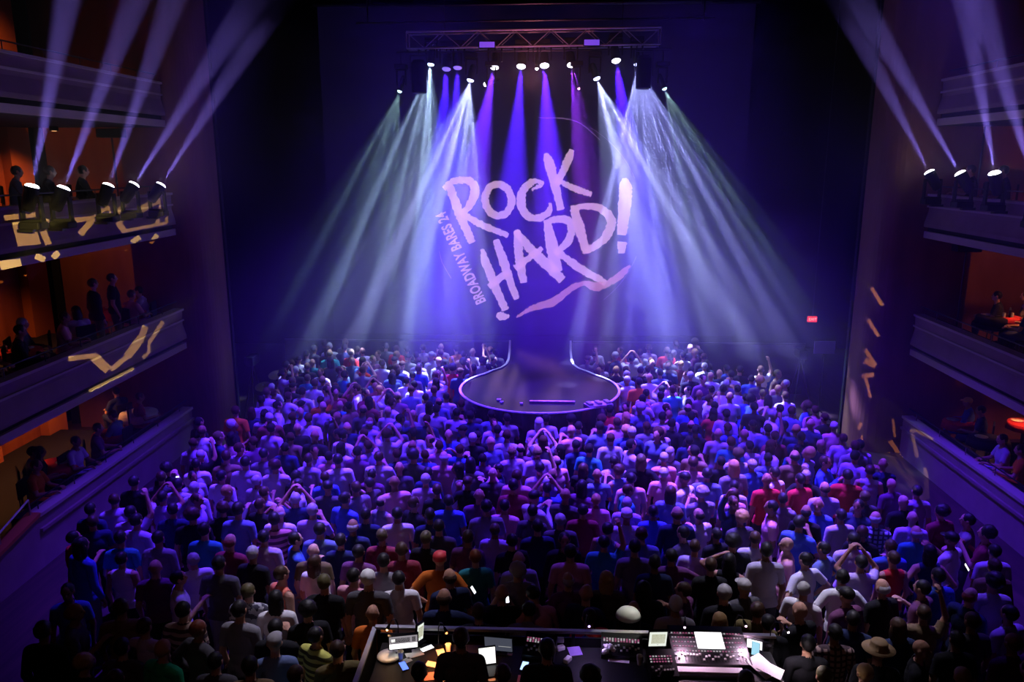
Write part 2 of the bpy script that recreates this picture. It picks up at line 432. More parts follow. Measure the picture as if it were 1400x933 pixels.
POSES = {
 'down':   dict(L=((.245, -.03, 1.13), (.245, .06, .90)), R=((.245, -.03, 1.13), (.245, .06, .90))),
 'hold':   dict(L=((.245, -.03, 1.13), (.245, .06, .90)), R=((.25, .06, 1.15), (.12, .27, 1.30))),
 'phone':  dict(L=((.25, .10, 1.18), (.07, .30, 1.42)), R=((.25, .10, 1.18), (.05, .30, 1.42))),
 'raise':  dict(L=((.245, -.03, 1.13), (.245, .06, .90)), R=((.27, .08, 1.60), (.20, .14, 1.86))),
 'clap':   dict(L=((.27, .14, 1.50), (.09, .20, 1.74)), R=((.27, .14, 1.50), (.09, .20, 1.74))),
 'crossed': dict(L=((.25, .07, 1.17), (-.02, .19, 1.20)), R=((.25, .07, 1.15), (.0, .21, 1.16))),
 'hips':   dict(L=((.37, -.08, 1.19), (.21, .02, 1.03)), R=((.37, -.08, 1.19), (.21, .02, 1.03)), st=.14),
 'brow':   dict(L=((.38, .08, 1.50), (.13, .12, 1.66)), R=((.245, -.03, 1.13), (.245, .06, .90))),
 'reach':  dict(L=((.245, -.03, 1.13), (.245, .06, .90)), R=((.40, .10, 1.24), (.58, .24, 1.08))),
 'lean':   dict(L=((.26, .16, 1.20), (.20, .33, 1.06)), R=((.26, .16, 1.20), (.20, .33, 1.06)), lean=28),
 'seated': dict(L=((.26, .12, 1.17), (.14, .34, 1.20)), R=((.26, .12, 1.17), (.15, .34, 1.20)), seated=True, lean=6),
}
POSE_WORDS = {'down': 'arms down', 'hold': 'one forearm up', 'phone': 'hands at face', 'raise': 'one arm raised', 'clap': 'both hands raised',
              'crossed': 'folded arms', 'hips': 'hands on hips', 'brow': 'hand at forehead', 'reach': 'one arm reaching out', 'lean': 'bending forward', 'seated': 'seated'}
TPL = {}
def make_template(pose):
    pr = POSES[pose]; caps, ell = body_prims(pr)
    me = fuse(caps, ell, .0095, .28)
    co = np_verts(me); me.shade_smooth()
    nr = np.empty(len(me.vertices)*3, 'f'); me.vertices.foreach_get('normal', nr); nr = nr.reshape(-1, 3)
    tg, tt = classify(co, caps, ell)
    dz = -.47 if pr.get('seated') else 0
    z = co[:, 2]
    # eyes and mouth as small dark and red faces on the front of the head
    hc = [e for e in ell if e[0] == 'head'][0][1]
    me.materials.append(M['skin']); me.materials.append(M['eye']); me.materials.append(M['lips'])
    for p in me.polygons:
        c = p.center; q = (c.x-hc.x, c.y-hc.y, c.z-hc.z)
        if q[1] > .055:
            if .020 < abs(q[0]) < .040 and -.008 < q[2] < .008: p.material_index = 1
            if abs(q[0]) < .026 and -.068 < q[2] < -.052: p.material_index = 2
    isin = lambda *n: np.isin(tg, n)
    me.materials.append(M['black']); ft = isin('foot')
    for p in me.polygons:
        if ft[list(p.vertices)].all(): p.material_index = 3
    lean = pr.get('lean', 0)
    body = isin('torso')
    pel = isin('pelvis')
    hem = (pel | isin('thigh')) & (z > .895+dz)
    tee = body | (isin('uparm') & (tt < .72)) | hem
    lng = body | isin('uparm') | (isin('forearm') & (tt < .93)) | hem
    vest = (body & (np.abs(co[:, 0]) < .155)) | hem
    inf_s = np.where(pel | isin('thigh'), .026, .016).astype('f')
    trs = isin('thigh', 'shin') | (pel & (z < .98+dz))
    d = {'body': me,
         'tee': sub_mesh('shirt', me, co, nr, tee, inf_s), 'long': sub_mesh('shirt', me, co, nr, lng, inf_s), 'vest': sub_mesh('shirt', me, co, nr, vest, inf_s*.6),
         'trousers': sub_mesh('trousers', me, co, nr, trs, np.full(len(co), .013, 'f')),
         'shoeL': sub_mesh('shoe', me, co, nr, isin('foot') & (co[:, 0] < 0), np.full(len(co), .008, 'f'), 0),
         'shoeR': sub_mesh('shoe', me, co, nr, isin('foot') & (co[:, 0] > 0), np.full(len(co), .008, 'f'), 0),
         'head': hc}
    for k in ('tee', 'long', 'vest', 'trousers'): d[k].materials.append(M['cloth'])
    for k in ('tee', 'long'):
        for pt in ('striped', 'plaid', 'camo'):
            m2 = d[k].copy(); m2.materials[0] = M[pt]; d[k+pt] = m2
    d['shoeL'].materials.append(M['black']); d['shoeR'].materials.append(M['black'])
    TPL[pose] = d
    return d

def hair_mesh(kind):
    b = MB(); rnd = random.Random(3)
    def blob(c, r, sub=3, jit=.004, cut=None):
        n0 = len(b.bm.verts)
        bmesh.ops.create_icosphere(b.bm, subdivisions=sub, radius=1, matrix=Matrix.Translation(c) @ Matrix.Diagonal((*r, 1)))
        b.bm.verts.ensure_lookup_table()
        for v in b.bm.verts[n0:]:
            v.co += Vector([rnd.uniform(-jit, jit) for _ in range(3)])
    # head centre at the origin
    if kind == 'short': blob((0, -.014, .010), (.083, .098, .098))
    elif kind == 'long':
        blob((0, -.016, .008), (.088, .102, .102)); blob((0, -.062, -.10), (.088, .052, .15), jit=.006)
        for s in (-1, 1): blob((s*.072, -.02, -.08), (.026, .05, .11), jit=.004)
    elif kind == 'bun': blob((0, -.014, .008), (.083, .098, .098)); blob((0, -.10, .06), (.04, .04, .04))
    elif kind == 'curly': blob((0, -.040, .034), (.112, .108, .108), jit=.010)
    elif kind == 'thin': blob((0, -.030, -.012), (.081, .082, .070), jit=.002)
    elif kind == 'cap':
        blob((0, -.004, .030), (.086, .102, .080), jit=0)
        b.lathe([(.001, 0), (.085, 0), (.085, .008), (.001, .010)], mtx=Matrix.Translation((0, .085, .028)) @ Matrix.Diagonal((.85, .85, 1, 1)))
    elif kind == 'hat':
        b.lathe([(.001, .03), (.17, .035), (.175, .045), (.10, .05), (.092, .12), (.075, .145), (.001, .14)], c=(0, 0, 0), n=28)
    me = bpy.data.meshes.new('hair'); b.bm.to_mesh(me); b.bm.free(); me.materials.append(M['hair']); me.shade_smooth(); return me
HAIR = {k: hair_mesh(k) for k in ('short', 'long', 'bun', 'curly', 'thin', 'cap', 'hat')}

SHIRTS = {  # words: (linear colour, pattern)
 'white': ((.80, .78, .82), ''), 'pale grey': ((.50, .48, .52), ''), 'lilac': ((.55, .42, .70), ''), 'grey': ((.22, .21, .23), ''),
 'dark grey': ((.085, .08, .09), ''), 'black': ((.012, .012, .015), ''), 'navy': ((.02, .03, .09), ''), 'blue': ((.06, .12, .55), ''),
 'teal': ((.03, .25, .30), ''), 'green': ((.03, .55, .22), ''), 'red': ((.60, .03, .04), ''), 'maroon': ((.22, .03, .05), ''),
 'orange': ((.62, .15, .02), ''), 'pink': ((.75, .35, .42), ''), 'coral': ((.80, .20, .14), ''), 'khaki': ((.22, .15, .08), ''),
 'olive': ((.14, .11, .04), ''), 'plum': ((.16, .05, .14), ''), 'yellow': ((.65, .50, .08), ''), 'slate blue': ((.14, .19, .36), ''),
 'striped grey and white': ((.62, .58, .60), 'striped'), 'striped red and grey': ((.60, .22, .24), 'striped'), 'striped yellow and green': ((.55, .55, .12), 'striped'),
 'striped brown and white': ((.52, .36, .28), 'striped'), 'blue and white checked': ((.55, .58, .80), 'plaid'), 'brown checked': ((.45, .30, .26), 'plaid'), 'patterned grey': ((.42, .42, .44), 'camo'),
}
HAIRC = {'black': (.010, .008, .008), 'brown': (.05, .022, .010), 'blond': (.50, .30, .11), 'grey': (.42, .40, .40), 'white': (.85, .83, .80), 'red': (.22, .05, .02), 'straw': (.45, .30, .14), 'olive': (.10, .085, .03)}
SKINS = [(.55, .30, .21), (.48, .25, .16), (.36, .18, .11), (.60, .36, .27), (.16, .075, .045), (.28, .14, .085)]
TROU = [(.015, .018, .035), (.02, .02, .022), (.04, .055, .11), (.12, .09, .06), (.06, .06, .065), (.30, .32, .42)]

def hair_words(h, hc):
    if h == 'bald': return 'bald'
    if h == 'cap': return hc+' cap'
    if h == 'hat': return hc+' hat'
    if h == 'thin': return 'balding '+hc+' hair'
    return {'short': 'short ', 'long': 'long ', 'bun': 'pinned-up ', 'curly': 'bushy '}[h]+hc+' hair'

def make_person(loc, rz, pose, shirt, hair='short', hc='black', sleeve='tee', skin=0, trou=0, scale=1.0, parts='full', width=1.0):
    if pose not in TPL: make_template(pose)
    t = TPL[pose]
    o = bpy.data.objects.new('person', t['body']); C.objects.link(o)
    o.location = loc; o.rotation_euler.z = rz; o.scale = (scale*width, scale, scale); o.color = (*SKINS[skin], 1)
    col, pat = SHIRTS[shirt]
    key = sleeve+pat if sleeve+pat in t else 'tee'+pat
    def child(n, me, c):
        q = bpy.data.objects.new(n, me); C.objects.link(q); q.parent = o; q.color = (*c, 1); return q
    child('shirt', t[key], col); child('trousers', t['trousers'], TROU[trou])
    if parts == 'full': child('shoe', t['shoeL'], (.02, .02, .02)); child('shoe', t['shoeR'], (.02, .02, .02))
    if hair != 'bald':
        cc = (.62, .04, .05) if hc == 'bright red' else HAIRC[hc]
        h = child('hat' if hair in ('hat', 'cap') else 'hair', HAIR[hair], cc); h.location = t['head']
        if POSES[pose].get('lean'): h.rotation_euler.x = -math.radians(POSES[pose]['lean'])
    return o

# ---- the part of the crowd too small or too hidden to tell apart: one mesh, each body with its own colours
def low_body(pose, hair, ratio=.085):
    if pose not in TPL: make_template(pose)
    t = TPL[pose]; bm = bmesh.new(); hm = HAIR[hair].copy() if hair != 'bald' else None
    def add(me, mi, off=None):
        n0 = len(bm.faces); v0 = len(bm.verts); bm.from_mesh(me); bm.faces.ensure_lookup_table(); bm.verts.ensure_lookup_table()
        for f in bm.faces[n0:]: f.material_index = mi
        if off is not None:
            for v in bm.verts[v0:]: v.co += off
    add(t['body'], 0); add(t['tee'], 1); add(t['trousers'], 2)
    if hm: add(hm, 3, t['head'])
    me = bpy.data.meshes.new('tmp'); bm.to_mesh(me); bm.free()
    while len(me.materials) < 4: me.materials.append(None)
    o = bpy.data.objects.new('tmp', me); C.objects.link(o); d = o.modifiers.new('d', 'DECIMATE'); d.ratio = ratio
    out = bpy.data.meshes.new_from_object(o.evaluated_get(bpy.context.evaluated_depsgraph_get()))
    bpy.data.objects.remove(o)
    out.calc_loop_triangles()
    co = np_verts(out).astype('f8'); n = len(out.loop_triangles)
    tri = np.empty(n*3, 'i'); out.loop_triangles.foreach_get('vertices', tri)
    pi = np.empty(n, 'i'); out.loop_triangles.foreach_get('polygon_index', pi)
    mi = np.empty(len(out.polygons), 'i'); out.polygons.foreach_get('material_index', mi)
    return co, tri.reshape(-1, 3), mi[pi]

def crowd_mesh(name, people):
    """people: (x, y, rz, scale, pose, hair, shirt, haircol, skin, trou)"""
    lib = {}; VS, FS, CS = [], [], []; off = 0
    for (x, y, rz, s, pose, hair, shirt, hc, sk, tr) in people:
        if (pose, hair) not in lib: lib[(pose, hair)] = low_body(pose, hair)
        co, tri, mi = lib[(pose, hair)]
        c, sn = math.cos(rz), math.sin(rz)
        q = co*s; q = np.stack([q[:, 0]*c-q[:, 1]*sn+x, q[:, 0]*sn+q[:, 1]*c+y, q[:, 2]], 1)
        cols = np.array([SKINS[sk], SHIRTS[shirt][0], TROU[tr], HAIRC[hc]])
        VS.append(q); FS.append(tri+off); CS.append(cols[np.clip(mi, 0, 3)]); off += len(q)
    v = np.concatenate(VS); f = np.concatenate(FS); c = np.concatenate(CS)
    me = bpy.data.meshes.new(name); me.vertices.add(len(v)); me.vertices.foreach_set('co', v.astype('f').ravel())
    me.loops.add(len(f)*3); me.loops.foreach_set('vertex_index', f.astype('i').ravel())
    me.polygons.add(len(f)); me.polygons.foreach_set('loop_start', np.arange(0, len(f)*3, 3, dtype='i')); me.polygons.foreach_set('loop_total', np.full(len(f), 3, 'i'))
    me.update(calc_edges=True)
    at = me.attributes.new('dye', 'FLOAT_COLOR', 'FACE'); at.data.foreach_set('color', np.concatenate([c, np.ones((len(c), 1))], 1).astype('f').ravel())
    m = mat('crowd_cloth', (.5, .5, .5), .8, spec=.2); nt = m.node_tree
    a = N(nt, 'ShaderNodeAttribute'); a.attribute_name = 'dye'; nt.links.new(a.outputs['Color'], nt.nodes['Principled BSDF'].inputs['Base Color'])
    me.materials.append(m); me.shade_smooth()
    o = bpy.data.objects.new(name, me); C.objects.link(o); return o

# ---------------------------------------------------------------- the hall
XW = 8.75; YE = 18.35
M['floor'] = noisy(mat('dark_floor_boards', (.05, .03, .03), .38, spec=.5), (.075, .040, .036), (.035, .020, .022), 2.5, (5, .35, 1))
struct(MB().box(-13, 13, -2, 30, -.25, 0).build('floor', M['floor']), 'dark glossy wooden floor under the standing crowd')
struct(MB().box(-13, 13, -2, 30, 14, 14.2).build('ceiling', M['drape']))
struct(MB().box(-13, 13, 29.5, 29.7, 0, 14).build('wall_back', M['drape']), 'black drape wall behind the stage')
struct(MB().box(-13, 13, -2.2, -2, 0, 14).build('wall_front', M['drape']))

def side_wall(s):
    b = MB(); X = 12.4*s
    b.box(min(X, X+.3*s), max(X, X+.3*s), -2, 18.9, 0, 14)
    y = 3.2
    while y < 18.3:                                # flat wooden pilasters between the boxes
        b.mi = 1; b.box(min(X-.22*s, X), max(X-.22*s, X), y, y+.75, 0, 14); y += 2.45
    return struct(b.build('wall_left' if s < 0 else 'wall_right', [M['wood_wall'], mat('orange_wood', (.45, .14, .04), .5), M['pillar'], M['drape']]))
side_wall(-1); side_wall(1)
for s in (-1, 1):
    struct(MB().box(min(s*9.6, s*12.4), max(s*9.6, s*12.4), 19.56, 19.8, 0, 14).build('wall_return', M['pillar']))
    struct(MB().box(min(s*12.6, s*12.8), max(s*12.6, s*12.8), 19.8, 29.5, 0, 14).build('wall_wing', M['drape']))

def pillar(s):
    """rounded proscenium pillar between the balcony ends and the stage opening"""
    b = MB(); pts = []
    x0, x1, y0, y1 = (8.10 if s < 0 else 7.78), 9.9, 18.45, 19.55; r = .5
    for k in range(9):
        a = PI/2*k/8; pts.append((s*(x0+r-r*math.cos(a)), y0+r-r*math.sin(a), 0))
    pts += [(s*x1, y0, 0), (s*x1, y1, 0), (s*x0, y1, 0)]
    b.prism(pts, (0, 0, 14))
    b.mi = 1; b.box(min(s*(x0-.05), s*(x0+.25)), max(s*(x0-.05), s*(x0+.25)), y1, y1+.12, 0, 14)
    return struct(b.build('pillar', [M['pillar'], M['drape']]), 'round-cornered dark red pillar between the %s and the stage' % ('boxes with the lit stair' if s < 0 else 'boxes above the yellow light strokes'))
pillar(-1); pillar(1)

TIERS = [1.0, 3.5, 6.27, 8.75]
def balcony(s, zt, i):
    b = MB()
    def bx(xa, xb, ya, yb, z0, z1, mi=0):
        b.mi = mi; b.box(min(s*xa, s*xb), max(s*xa, s*xb), ya, yb, z0, z1)
    y0 = 12.25 if (i == 0) else 2.0
    if i == 0:
        bx(XW, XW+.16, y0, YE, 0, zt-.06); bx(XW-.04, XW+.22, y0, YE, zt-.06, zt, 1); bx(XW-.05, XW, y0, YE, zt-.34, zt-.28)
        bx(XW+.16, 12.4, y0, YE, 0, .35, 2)
    else:
        # panelled fascia with coping, shadow gap and pale lower lip
        b.mi = 0
        prof = [(XW, zt-.05), (XW+.02, zt-.38), (XW-.05, zt-.66), (XW-.05, zt-.74), (XW+.15, zt-.74), (XW+.15, zt-.05)]
        b.prism([(s*x, y0, z) for x, z in prof], (0, YE-y0, 0))
        bx(XW-.04, XW+.20, y0, YE+.01, zt-.05, zt, 1)
        bx(XW-.03, XW, y0, YE, zt-.30, zt-.26, 1)
        bx(XW+.05, 12.4, y0, YE, zt-.95, zt-.65, 2)
        bx(XW-.03, XW+.05, y0, YE, zt-.99, zt-.84, 1)
        bx(XW+.02, 12.4, y0, YE, zt-1.0, zt-.95, 2)
    # black inner ledge and slim rail
    bx(XW+.20, XW+.50, y0, YE, zt-.30, zt-.10, 3)
    b.mi = 4; b.tube((s*(XW+.12), y0, zt+.17), (s*(XW+.12), YE, zt+.17), .014, n=6)
    y = y0+.2
    while y < YE: b.tube((s*(XW+.12), y, zt-.02), (s*(XW+.12), y, zt+.17), .010, n=6); y += 1.1
    o = b.build('balcony', [M['plaster'], M['plaster_edge'], M['black_cloth'], M['black_cloth'], M['metal']])
    side = 'on the lit-stair side' if s < 0 else 'on the side of the stroke-lit pillar'
    rank = ['low parterre box front', 'curved second balcony front', 'third balcony front carrying the moving lamps', 'topmost balcony front'][i]
    return struct(o, '%s %s' % (rank, side))
for s in (-1, 1):
    for i, zt in enumerate(TIERS): balcony(s, zt, i)

# stair up to the parterre boxes, left
def stair():
    t = empty('box_stair', (-8.75, 11.2, 0)); tag(t, 'short stair with orange-lit sloping side wall up to the parterre boxes', 'stair')
    b = MB()
    b.prism([(0, -.9, 0), (0, 1.05, 0), (0, 1.05, .98), (0, -.9, .62)], (-.16, 0, 0)); b.build('side_wall', M['plaster'], t)
    b = MB(); b.prism([(.04, -.92, .60), (.04, 1.07, .96), (.04, 1.07, 1.02), (.04, -.92, .66)], (-.24, 0, 0)); b.build('coping', mat('orange_lit_coping', (.50, .16, .05), .4), t)  # orange light on the coping is put into its base colour
    for k in range(2):
        st = MB().box(-2.2, -.2, .20+k*-.42, .62+k*-.42, 0, .30-k*.14).build('step', M['floor'], t)
        MB().box(-2.2, -.2, .18+k*-.42, .20+k*-.42, .24-k*.14, .30-k*.14).build('nosing', M['white'], st)  # white strip stands in for the step-edge light
    b = MB(); b.path([(-.10, -.9, .95), (-.10, .2, 1.05), (-.10, 1.0, 1.28)], .018)
    for y, z in ((-.9, .95), (.2, 1.05), (1.0, 1.28)): b.tube((-.10, y, .6), (-.10, y, z), .015)
    b.build('handrail', M['steel'], t)
    return t
stair()
struct(MB().box(-12.4, -8.95, 3, 10.2, 0, .16).box(-12.4, -8.9, 10.2, 12.25, 0, .10).build('aisle_floor', M['floor']))
struct(MB().box(8.8, 8.95, 2, 12.25, 0, .9).box(8.75, 9.0, 2, 12.25, .9, 1.0).build('wall_parterre', M['plaster']))

# ---------------------------------------------------------------- stage, runway, screen
HS, SF = 1.6, 23.4
M['stage'] = noisy(mat('stage_deck', (.02, .02, .03), .18, spec=.6), (.014, .010, .012), (.008, .006, .008), 3)
M['edge'] = mat('white_edge_strip', (.75, .75, .8), .4)
b = MB(); b.box(-8, 8, SF, 29.5, 0, HS-.02); st = b.build('stage', [M['stage']])
struct(st, 'low black main stage in front of the screen')
MB().box(-8, -1.0, SF-.02, SF+.02, HS-.05, HS).build('edge_strip', M['metal'], st); MB().box(.95, 8, SF-.02, SF+.02, HS-.05, HS).build('edge_strip', M['metal'], st)
RCX, RCY, RR = -.05, 18.22, 1.94
half = [(x*.931, y*.931) for x, y in [(1.02, 25.1), (.97, 23.6), (.96, 22.6), (1.0, 22.05), (1.12, 21.65), (1.36, 21.30)]]
for k in range(1, 25):
    a = math.radians(48-k*138/24.0)
    half.append((RR*math.cos(a), RCY+RR*math.sin(a)))
half[-1] = (0.0, RCY-RR)
right = [(RCX+x, y) for x, y in half]; left = [(RCX-x, y) for x, y in half[:-1]]
outline = right + left[::-1]
t = empty('runway_stage', (0, 0, 0)); tag(t, 'glossy black runway widening to a round thrust stage amid the crowd', 'stage')
b = MB(); b.prism([(x, y, 0) for x, y in outline], (0, 0, HS)); b.build('deck', M['stage'], t)
b = MB()
ring = right[:-1]+[right[-1]]+left[::-1]
for p, q in zip(ring, ring[1:]):
    p, q = Vector((*p, HS+.005)), Vector((*q, HS+.005)); d = (q-p).normalized(); n = Vector((d.y, -d.x, 0))
    b.prism([p-n*.01, q-n*.01, q+n*.05, p+n*.05], (0, 0, .025))
b.build('edge_trim', M['edge'], t)
# small things lying on the runway
for k, (px, py, w_) in enumerate([(682, 548, .10), (686, 551, .08), (713, 553, .07), (809, 552, .12)]):
    p = at_z(px, py, HS)
    tag(MB().box(-w_/2, w_/2, -.04, .04, 0, .04, bevel=.008).build('floor_marker', M['white'], loc=(p.x, p.y, HS)),
        ['larger white marker of the close pair on the runway', 'smaller white marker of the close pair on the runway', 'lone small white marker on the runway centre', 'white clip near the front rim of the round runway'][k], 'marker')
tag(MB().box(-.52, .52, -.03, .03, 0, .05, bevel=.01).build('foot_light_bar', M['alu'], loc=(*at_z(755, 551, HS).xy, HS)), 'slim bar lying across the front of the round runway', 'bar')
b = MB(); b.box(-.30, .30, -.16, .16, 0, .05); p = at_z(818, 555, HS)
for dx in (-.22, 0, .22): b.box(dx-.05, dx+.05, -.1, .1, .05, .10)
tag(b.build('stage_monitor_tray', M['alu'], loc=(p.x, p.y, HS), rz=.4), 'flat tray of small boxes near the runway rim', 'tray')

SY = 24.3
def to_mesh(o):
    """swap a text object for a mesh of the same letters"""
    bpy.context.view_layer.update()
    me = bpy.data.meshes.new_from_object(o.evaluated_get(bpy.context.evaluated_depsgraph_get()))
    n = bpy.data.objects.new('lettering_text', me); C.objects.link(n); n.parent = o.parent; n.matrix_local = o.matrix_local.copy()
    nm = o.name; bpy.data.objects.remove(o); n.name = nm; return n
scr = empty('projection_screen', (0, SY, 0)); tag(scr, 'huge violet screen showing the slanted pink show logo', 'screen')
msc = mat('screen_picture', (.012, .01, .03), .8, emit=(.10, .05, .42), es=.012)
MB().box(-6.68, 6.06, 0, .06, HS, 11.4).build('screen_cloth', msc, scr)
b = MB(); b.tube((-6.8, .03, 11.45), (6.2, .03, 11.45), .05); b.build('top_pipe', M['metal'], scr)
MLOGO = mat('logo_picture', (.3, .2, .3), .8, emit=(.62, .36, .60), es=1.0)
MLOGO2 = mat('logo_picture_warm', (.3, .15, .2), .8, emit=(.50, .20, .32), es=.9)
rnd = random.Random(11)
def LP(cx, cy, y=SY-.012):
    p = at_y(560+cx*.3, 180+cy*.3, y); return Vector((p.x, -.012, p.z))
def stroke(b, pts, w, rough=3.4, closed=False):
    """ragged brush stroke; pts [(x,y)] or [(x,y,w)] in logo units"""
    P = []
    Q = [(p[0], p[1], p[2] if len(p) > 2 else w) for p in pts]; m = len(Q)
    def at(i): return Q[i % m] if closed else Q[min(max(i, 0), m-1)]
    for i in range(m if closed else m-1):
        p0, p1, p2, p3 = at(i-1), at(i), at(i+1), at(i+2)
        n = max(2, int(math.hypot(p2[0]-p1[0], p2[1]-p1[1])/5.5))
        for k in range(n):
            u = k/n
            P.append(tuple(.5*(2*p1[j]+(p2[j]-p0[j])*u+(2*p0[j]-5*p1[j]+4*p2[j]-p3[j])*u*u+(3*p1[j]-p0[j]-3*p2[j]+p3[j])*u**3) for j in range(3)))
    if not closed: P.append(Q[-1])
    L = []
    for i, (x, y, ww) in enumerate(P):
        if closed: a, c = P[i-1], P[(i+1) % len(P)]
        else: a, c = P[max(i-1, 0)], P[min(i+1, len(P)-1)]
        dx, dy = c[0]-a[0], c[1]-a[1]; l = math.hypot(dx, dy) or 1; nx, ny = -dy/l, dx/l
        ww *= 1.1; h1 = ww/2+rnd.uniform(-rough, rough); h2 = ww/2+rnd.uniform(-rough, rough)
        if not closed and i in (0, len(P)-1): h1 *= .8; h2 *= .75
        L.append((b.bm.verts.new(LP(x+nx*h1, y+ny*h1)), b.bm.verts.new(LP(x-nx*h2, y-ny*h2))))
    for i in range(len(L)-(0 if closed else 1)):
        a, c = L[i], L[(i+1) % len(L)]; f = b.bm.faces.new((a[0], c[0], c[1], a[1])); f.material_index = b.mi
def ell_pts(cx, cy, rx, ry, rot, a0, a1, n):
    o = []
    for k in range(n):
        a = math.radians(a0+(a1-a0)*k/(n-1)); x, y = rx*math.cos(a), ry*math.sin(a); r = math.radians(rot)
        o.append((cx+x*math.cos(r)-y*math.sin(r), cy+x*math.sin(r)+y*math.cos(r)))
    return o
b = MB()
stroke(b, [(182, 250, 34), (230, 380, 38), (285, 508, 32)], 34)                       # R
stroke(b, [(155, 262, 22), (200, 228, 28), (262, 222, 32), (292, 248, 36), (294, 292, 36), (270, 340, 30), (235, 382, 22)], 30)
stroke(b, [(235, 372, 22), (330, 425, 30), (450, 474, 20)], 26)
stroke(b, ell_pts(404, 312, 60, 72, -8, 0, 345, 24), 31, closed=True)                   # O
stroke(b, [(612, 240, 14), (580, 226, 22), (548, 236, 30), (516, 272, 34), (508, 320, 36), (522, 368, 34), (560, 394, 30), (605, 388, 30), (636, 362, 26), (642, 325, 14)], 28)   # C
stroke(b, [(556, 268, 6), (582, 252, 14), (606, 246, 8)], 10)
stroke(b, [(620, 98, 18), (638, 150, 42), (664, 250, 36), (690, 358, 30)], 34)        # K
stroke(b, [(740, 82, 20), (722, 130, 34), (668, 245, 24)], 28); stroke(b, [(676, 222, 18), (740, 255, 28), (830, 288, 22)], 26)
stroke(b, [(330, 535, 12), (345, 590, 34), (392, 710, 36), (438, 815, 30)], 34)       # H
stroke(b, [(392, 492, 26), (430, 600, 38), (488, 765, 24)], 34); stroke(b, [(360, 708, 26), (450, 640, 30)], 28)
stroke(b, [(395, 838, 20), (420, 842, 34), (455, 842, 10)], 24)
stroke(b, [(490, 448, 26), (498, 560, 38), (520, 690, 30)], 34)                       # A
stroke(b, [(482, 452, 26), (560, 545, 40), (640, 620, 44), (698, 678, 36)], 38); stroke(b, [(480, 625, 30), (605, 530, 22)], 24)
stroke(b, [(628, 420, 34), (648, 520, 50), (672, 640, 44)], 40)                       # R
stroke(b, [(612, 418, 24), (680, 398, 30), (730, 412, 34), (738, 455, 34), (716, 510, 32), (660, 556, 24)], 30)
stroke(b, [(668, 545, 26), (780, 625, 34), (895, 692, 26)], 30)
stroke(b, [(748, 350, 34), (775, 440, 40), (806, 556, 30)], 36)                       # D
stroke(b, [(735, 352, 22), (800, 340, 26), (870, 352, 32), (914, 392, 38), (914, 440, 38), (880, 495, 34), (800, 548, 26)], 32)
stroke(b, [(980, 212, 22), (984, 260, 54), (976, 380, 50), (966, 472, 40)], 48)       # !
stroke(b, [(968, 502, 42), (964, 556, 26)], 36)
b.build('logo_lettering', MLOGO, scr)
b = MB()
stroke(b, [(486, 846, 6), (555, 808, 22), (640, 782, 34), (682, 758, 30), (740, 712, 24), (800, 692, 22), (848, 708, 38), (905, 690, 26), (960, 655, 30), (1005, 610, 8)], 20, 3)
b.build('logo_underline', MLOGO2, scr)
b = MB()
stroke(b, [(585, -65, 2), (620, -62, 3), (700, -60, 4), (780, -36, 4), (868, 38, 3)], 3, .8)
stroke(b, [(135, 545, 2), (150, 600, 3), (190, 670, 4)], 3, .8)
stroke(b, ell_pts(590, 390, 478, 478, 0, 22, 52, 30), 1.6, .5); stroke(b, ell_pts(590, 390, 470, 470, 0, -60, -22, 30), 1.6, .5)
b.build('logo_circle', mat('logo_faint', (.2, .15, .2), .8, emit=(.35, .2, .5), es=.5), scr)
cu = bpy.data.curves.new('logo_caption', 'FONT'); cu.body = 'BROADWAY BARES 24'; cu.size = .46; cu.align_x = 'LEFT'; cu.align_y = 'CENTER'; cu.offset = .014; cu.extrude = .002; cu.space_character = 1.05
cap = bpy.data.objects.new('logo_caption', cu); C.objects.link(cap); cu.materials.append(MLOGO); cap.parent = scr
pa, pb = LP(330, 782), LP(143, 372)
dirv = (pb-pa); ang = math.atan2(dirv.z, dirv.x)
cap.matrix_local = Matrix.Translation(pa+Vector((0, -.01, 0))) @ Matrix.Rotation(PI/2, 4, 'X') @ Matrix.Rotation(ang, 4, 'Z')
bpy.context.view_layer.update()
k_ = dirv.length/max(cap.dimensions.x, .1); cap.scale = (k_, 1.0, 1)
to_mesh(cap)

# red exit sign in the dark wing
p = at_y(1111, 437, 22.2)
t = empty('exit_sign', p); tag(t, 'small red glowing exit sign in the dark wing', 'sign')
MB().box(-.13, .13, 0, .08, -.08, .08, bevel=.01).build('case', mat('exit_red', (.3, .01, .02), .5, emit=(1, .03, .06), es=1.2), t)
cu = bpy.data.curves.new('lettering', 'FONT'); cu.body = 'EXIT'; cu.size = .11; cu.align_x = 'CENTER'; cu.align_y = 'CENTER'
e = bpy.data.objects.new('lettering', cu); C.objects.link(e); e.parent = t; e.location = (0, -.004, 0); e.rotation_euler = (PI/2, 0, 0); cu.materials.append(mat('exit_letters', (.8, .3, .3), .5, emit=(1, .4, .4), es=2)); to_mesh(e)
b = MB(); b.tube((0, .04, .08), (0, .04, 14-p.z), .012, n=6); b.build('hanger', M['metal'], t)

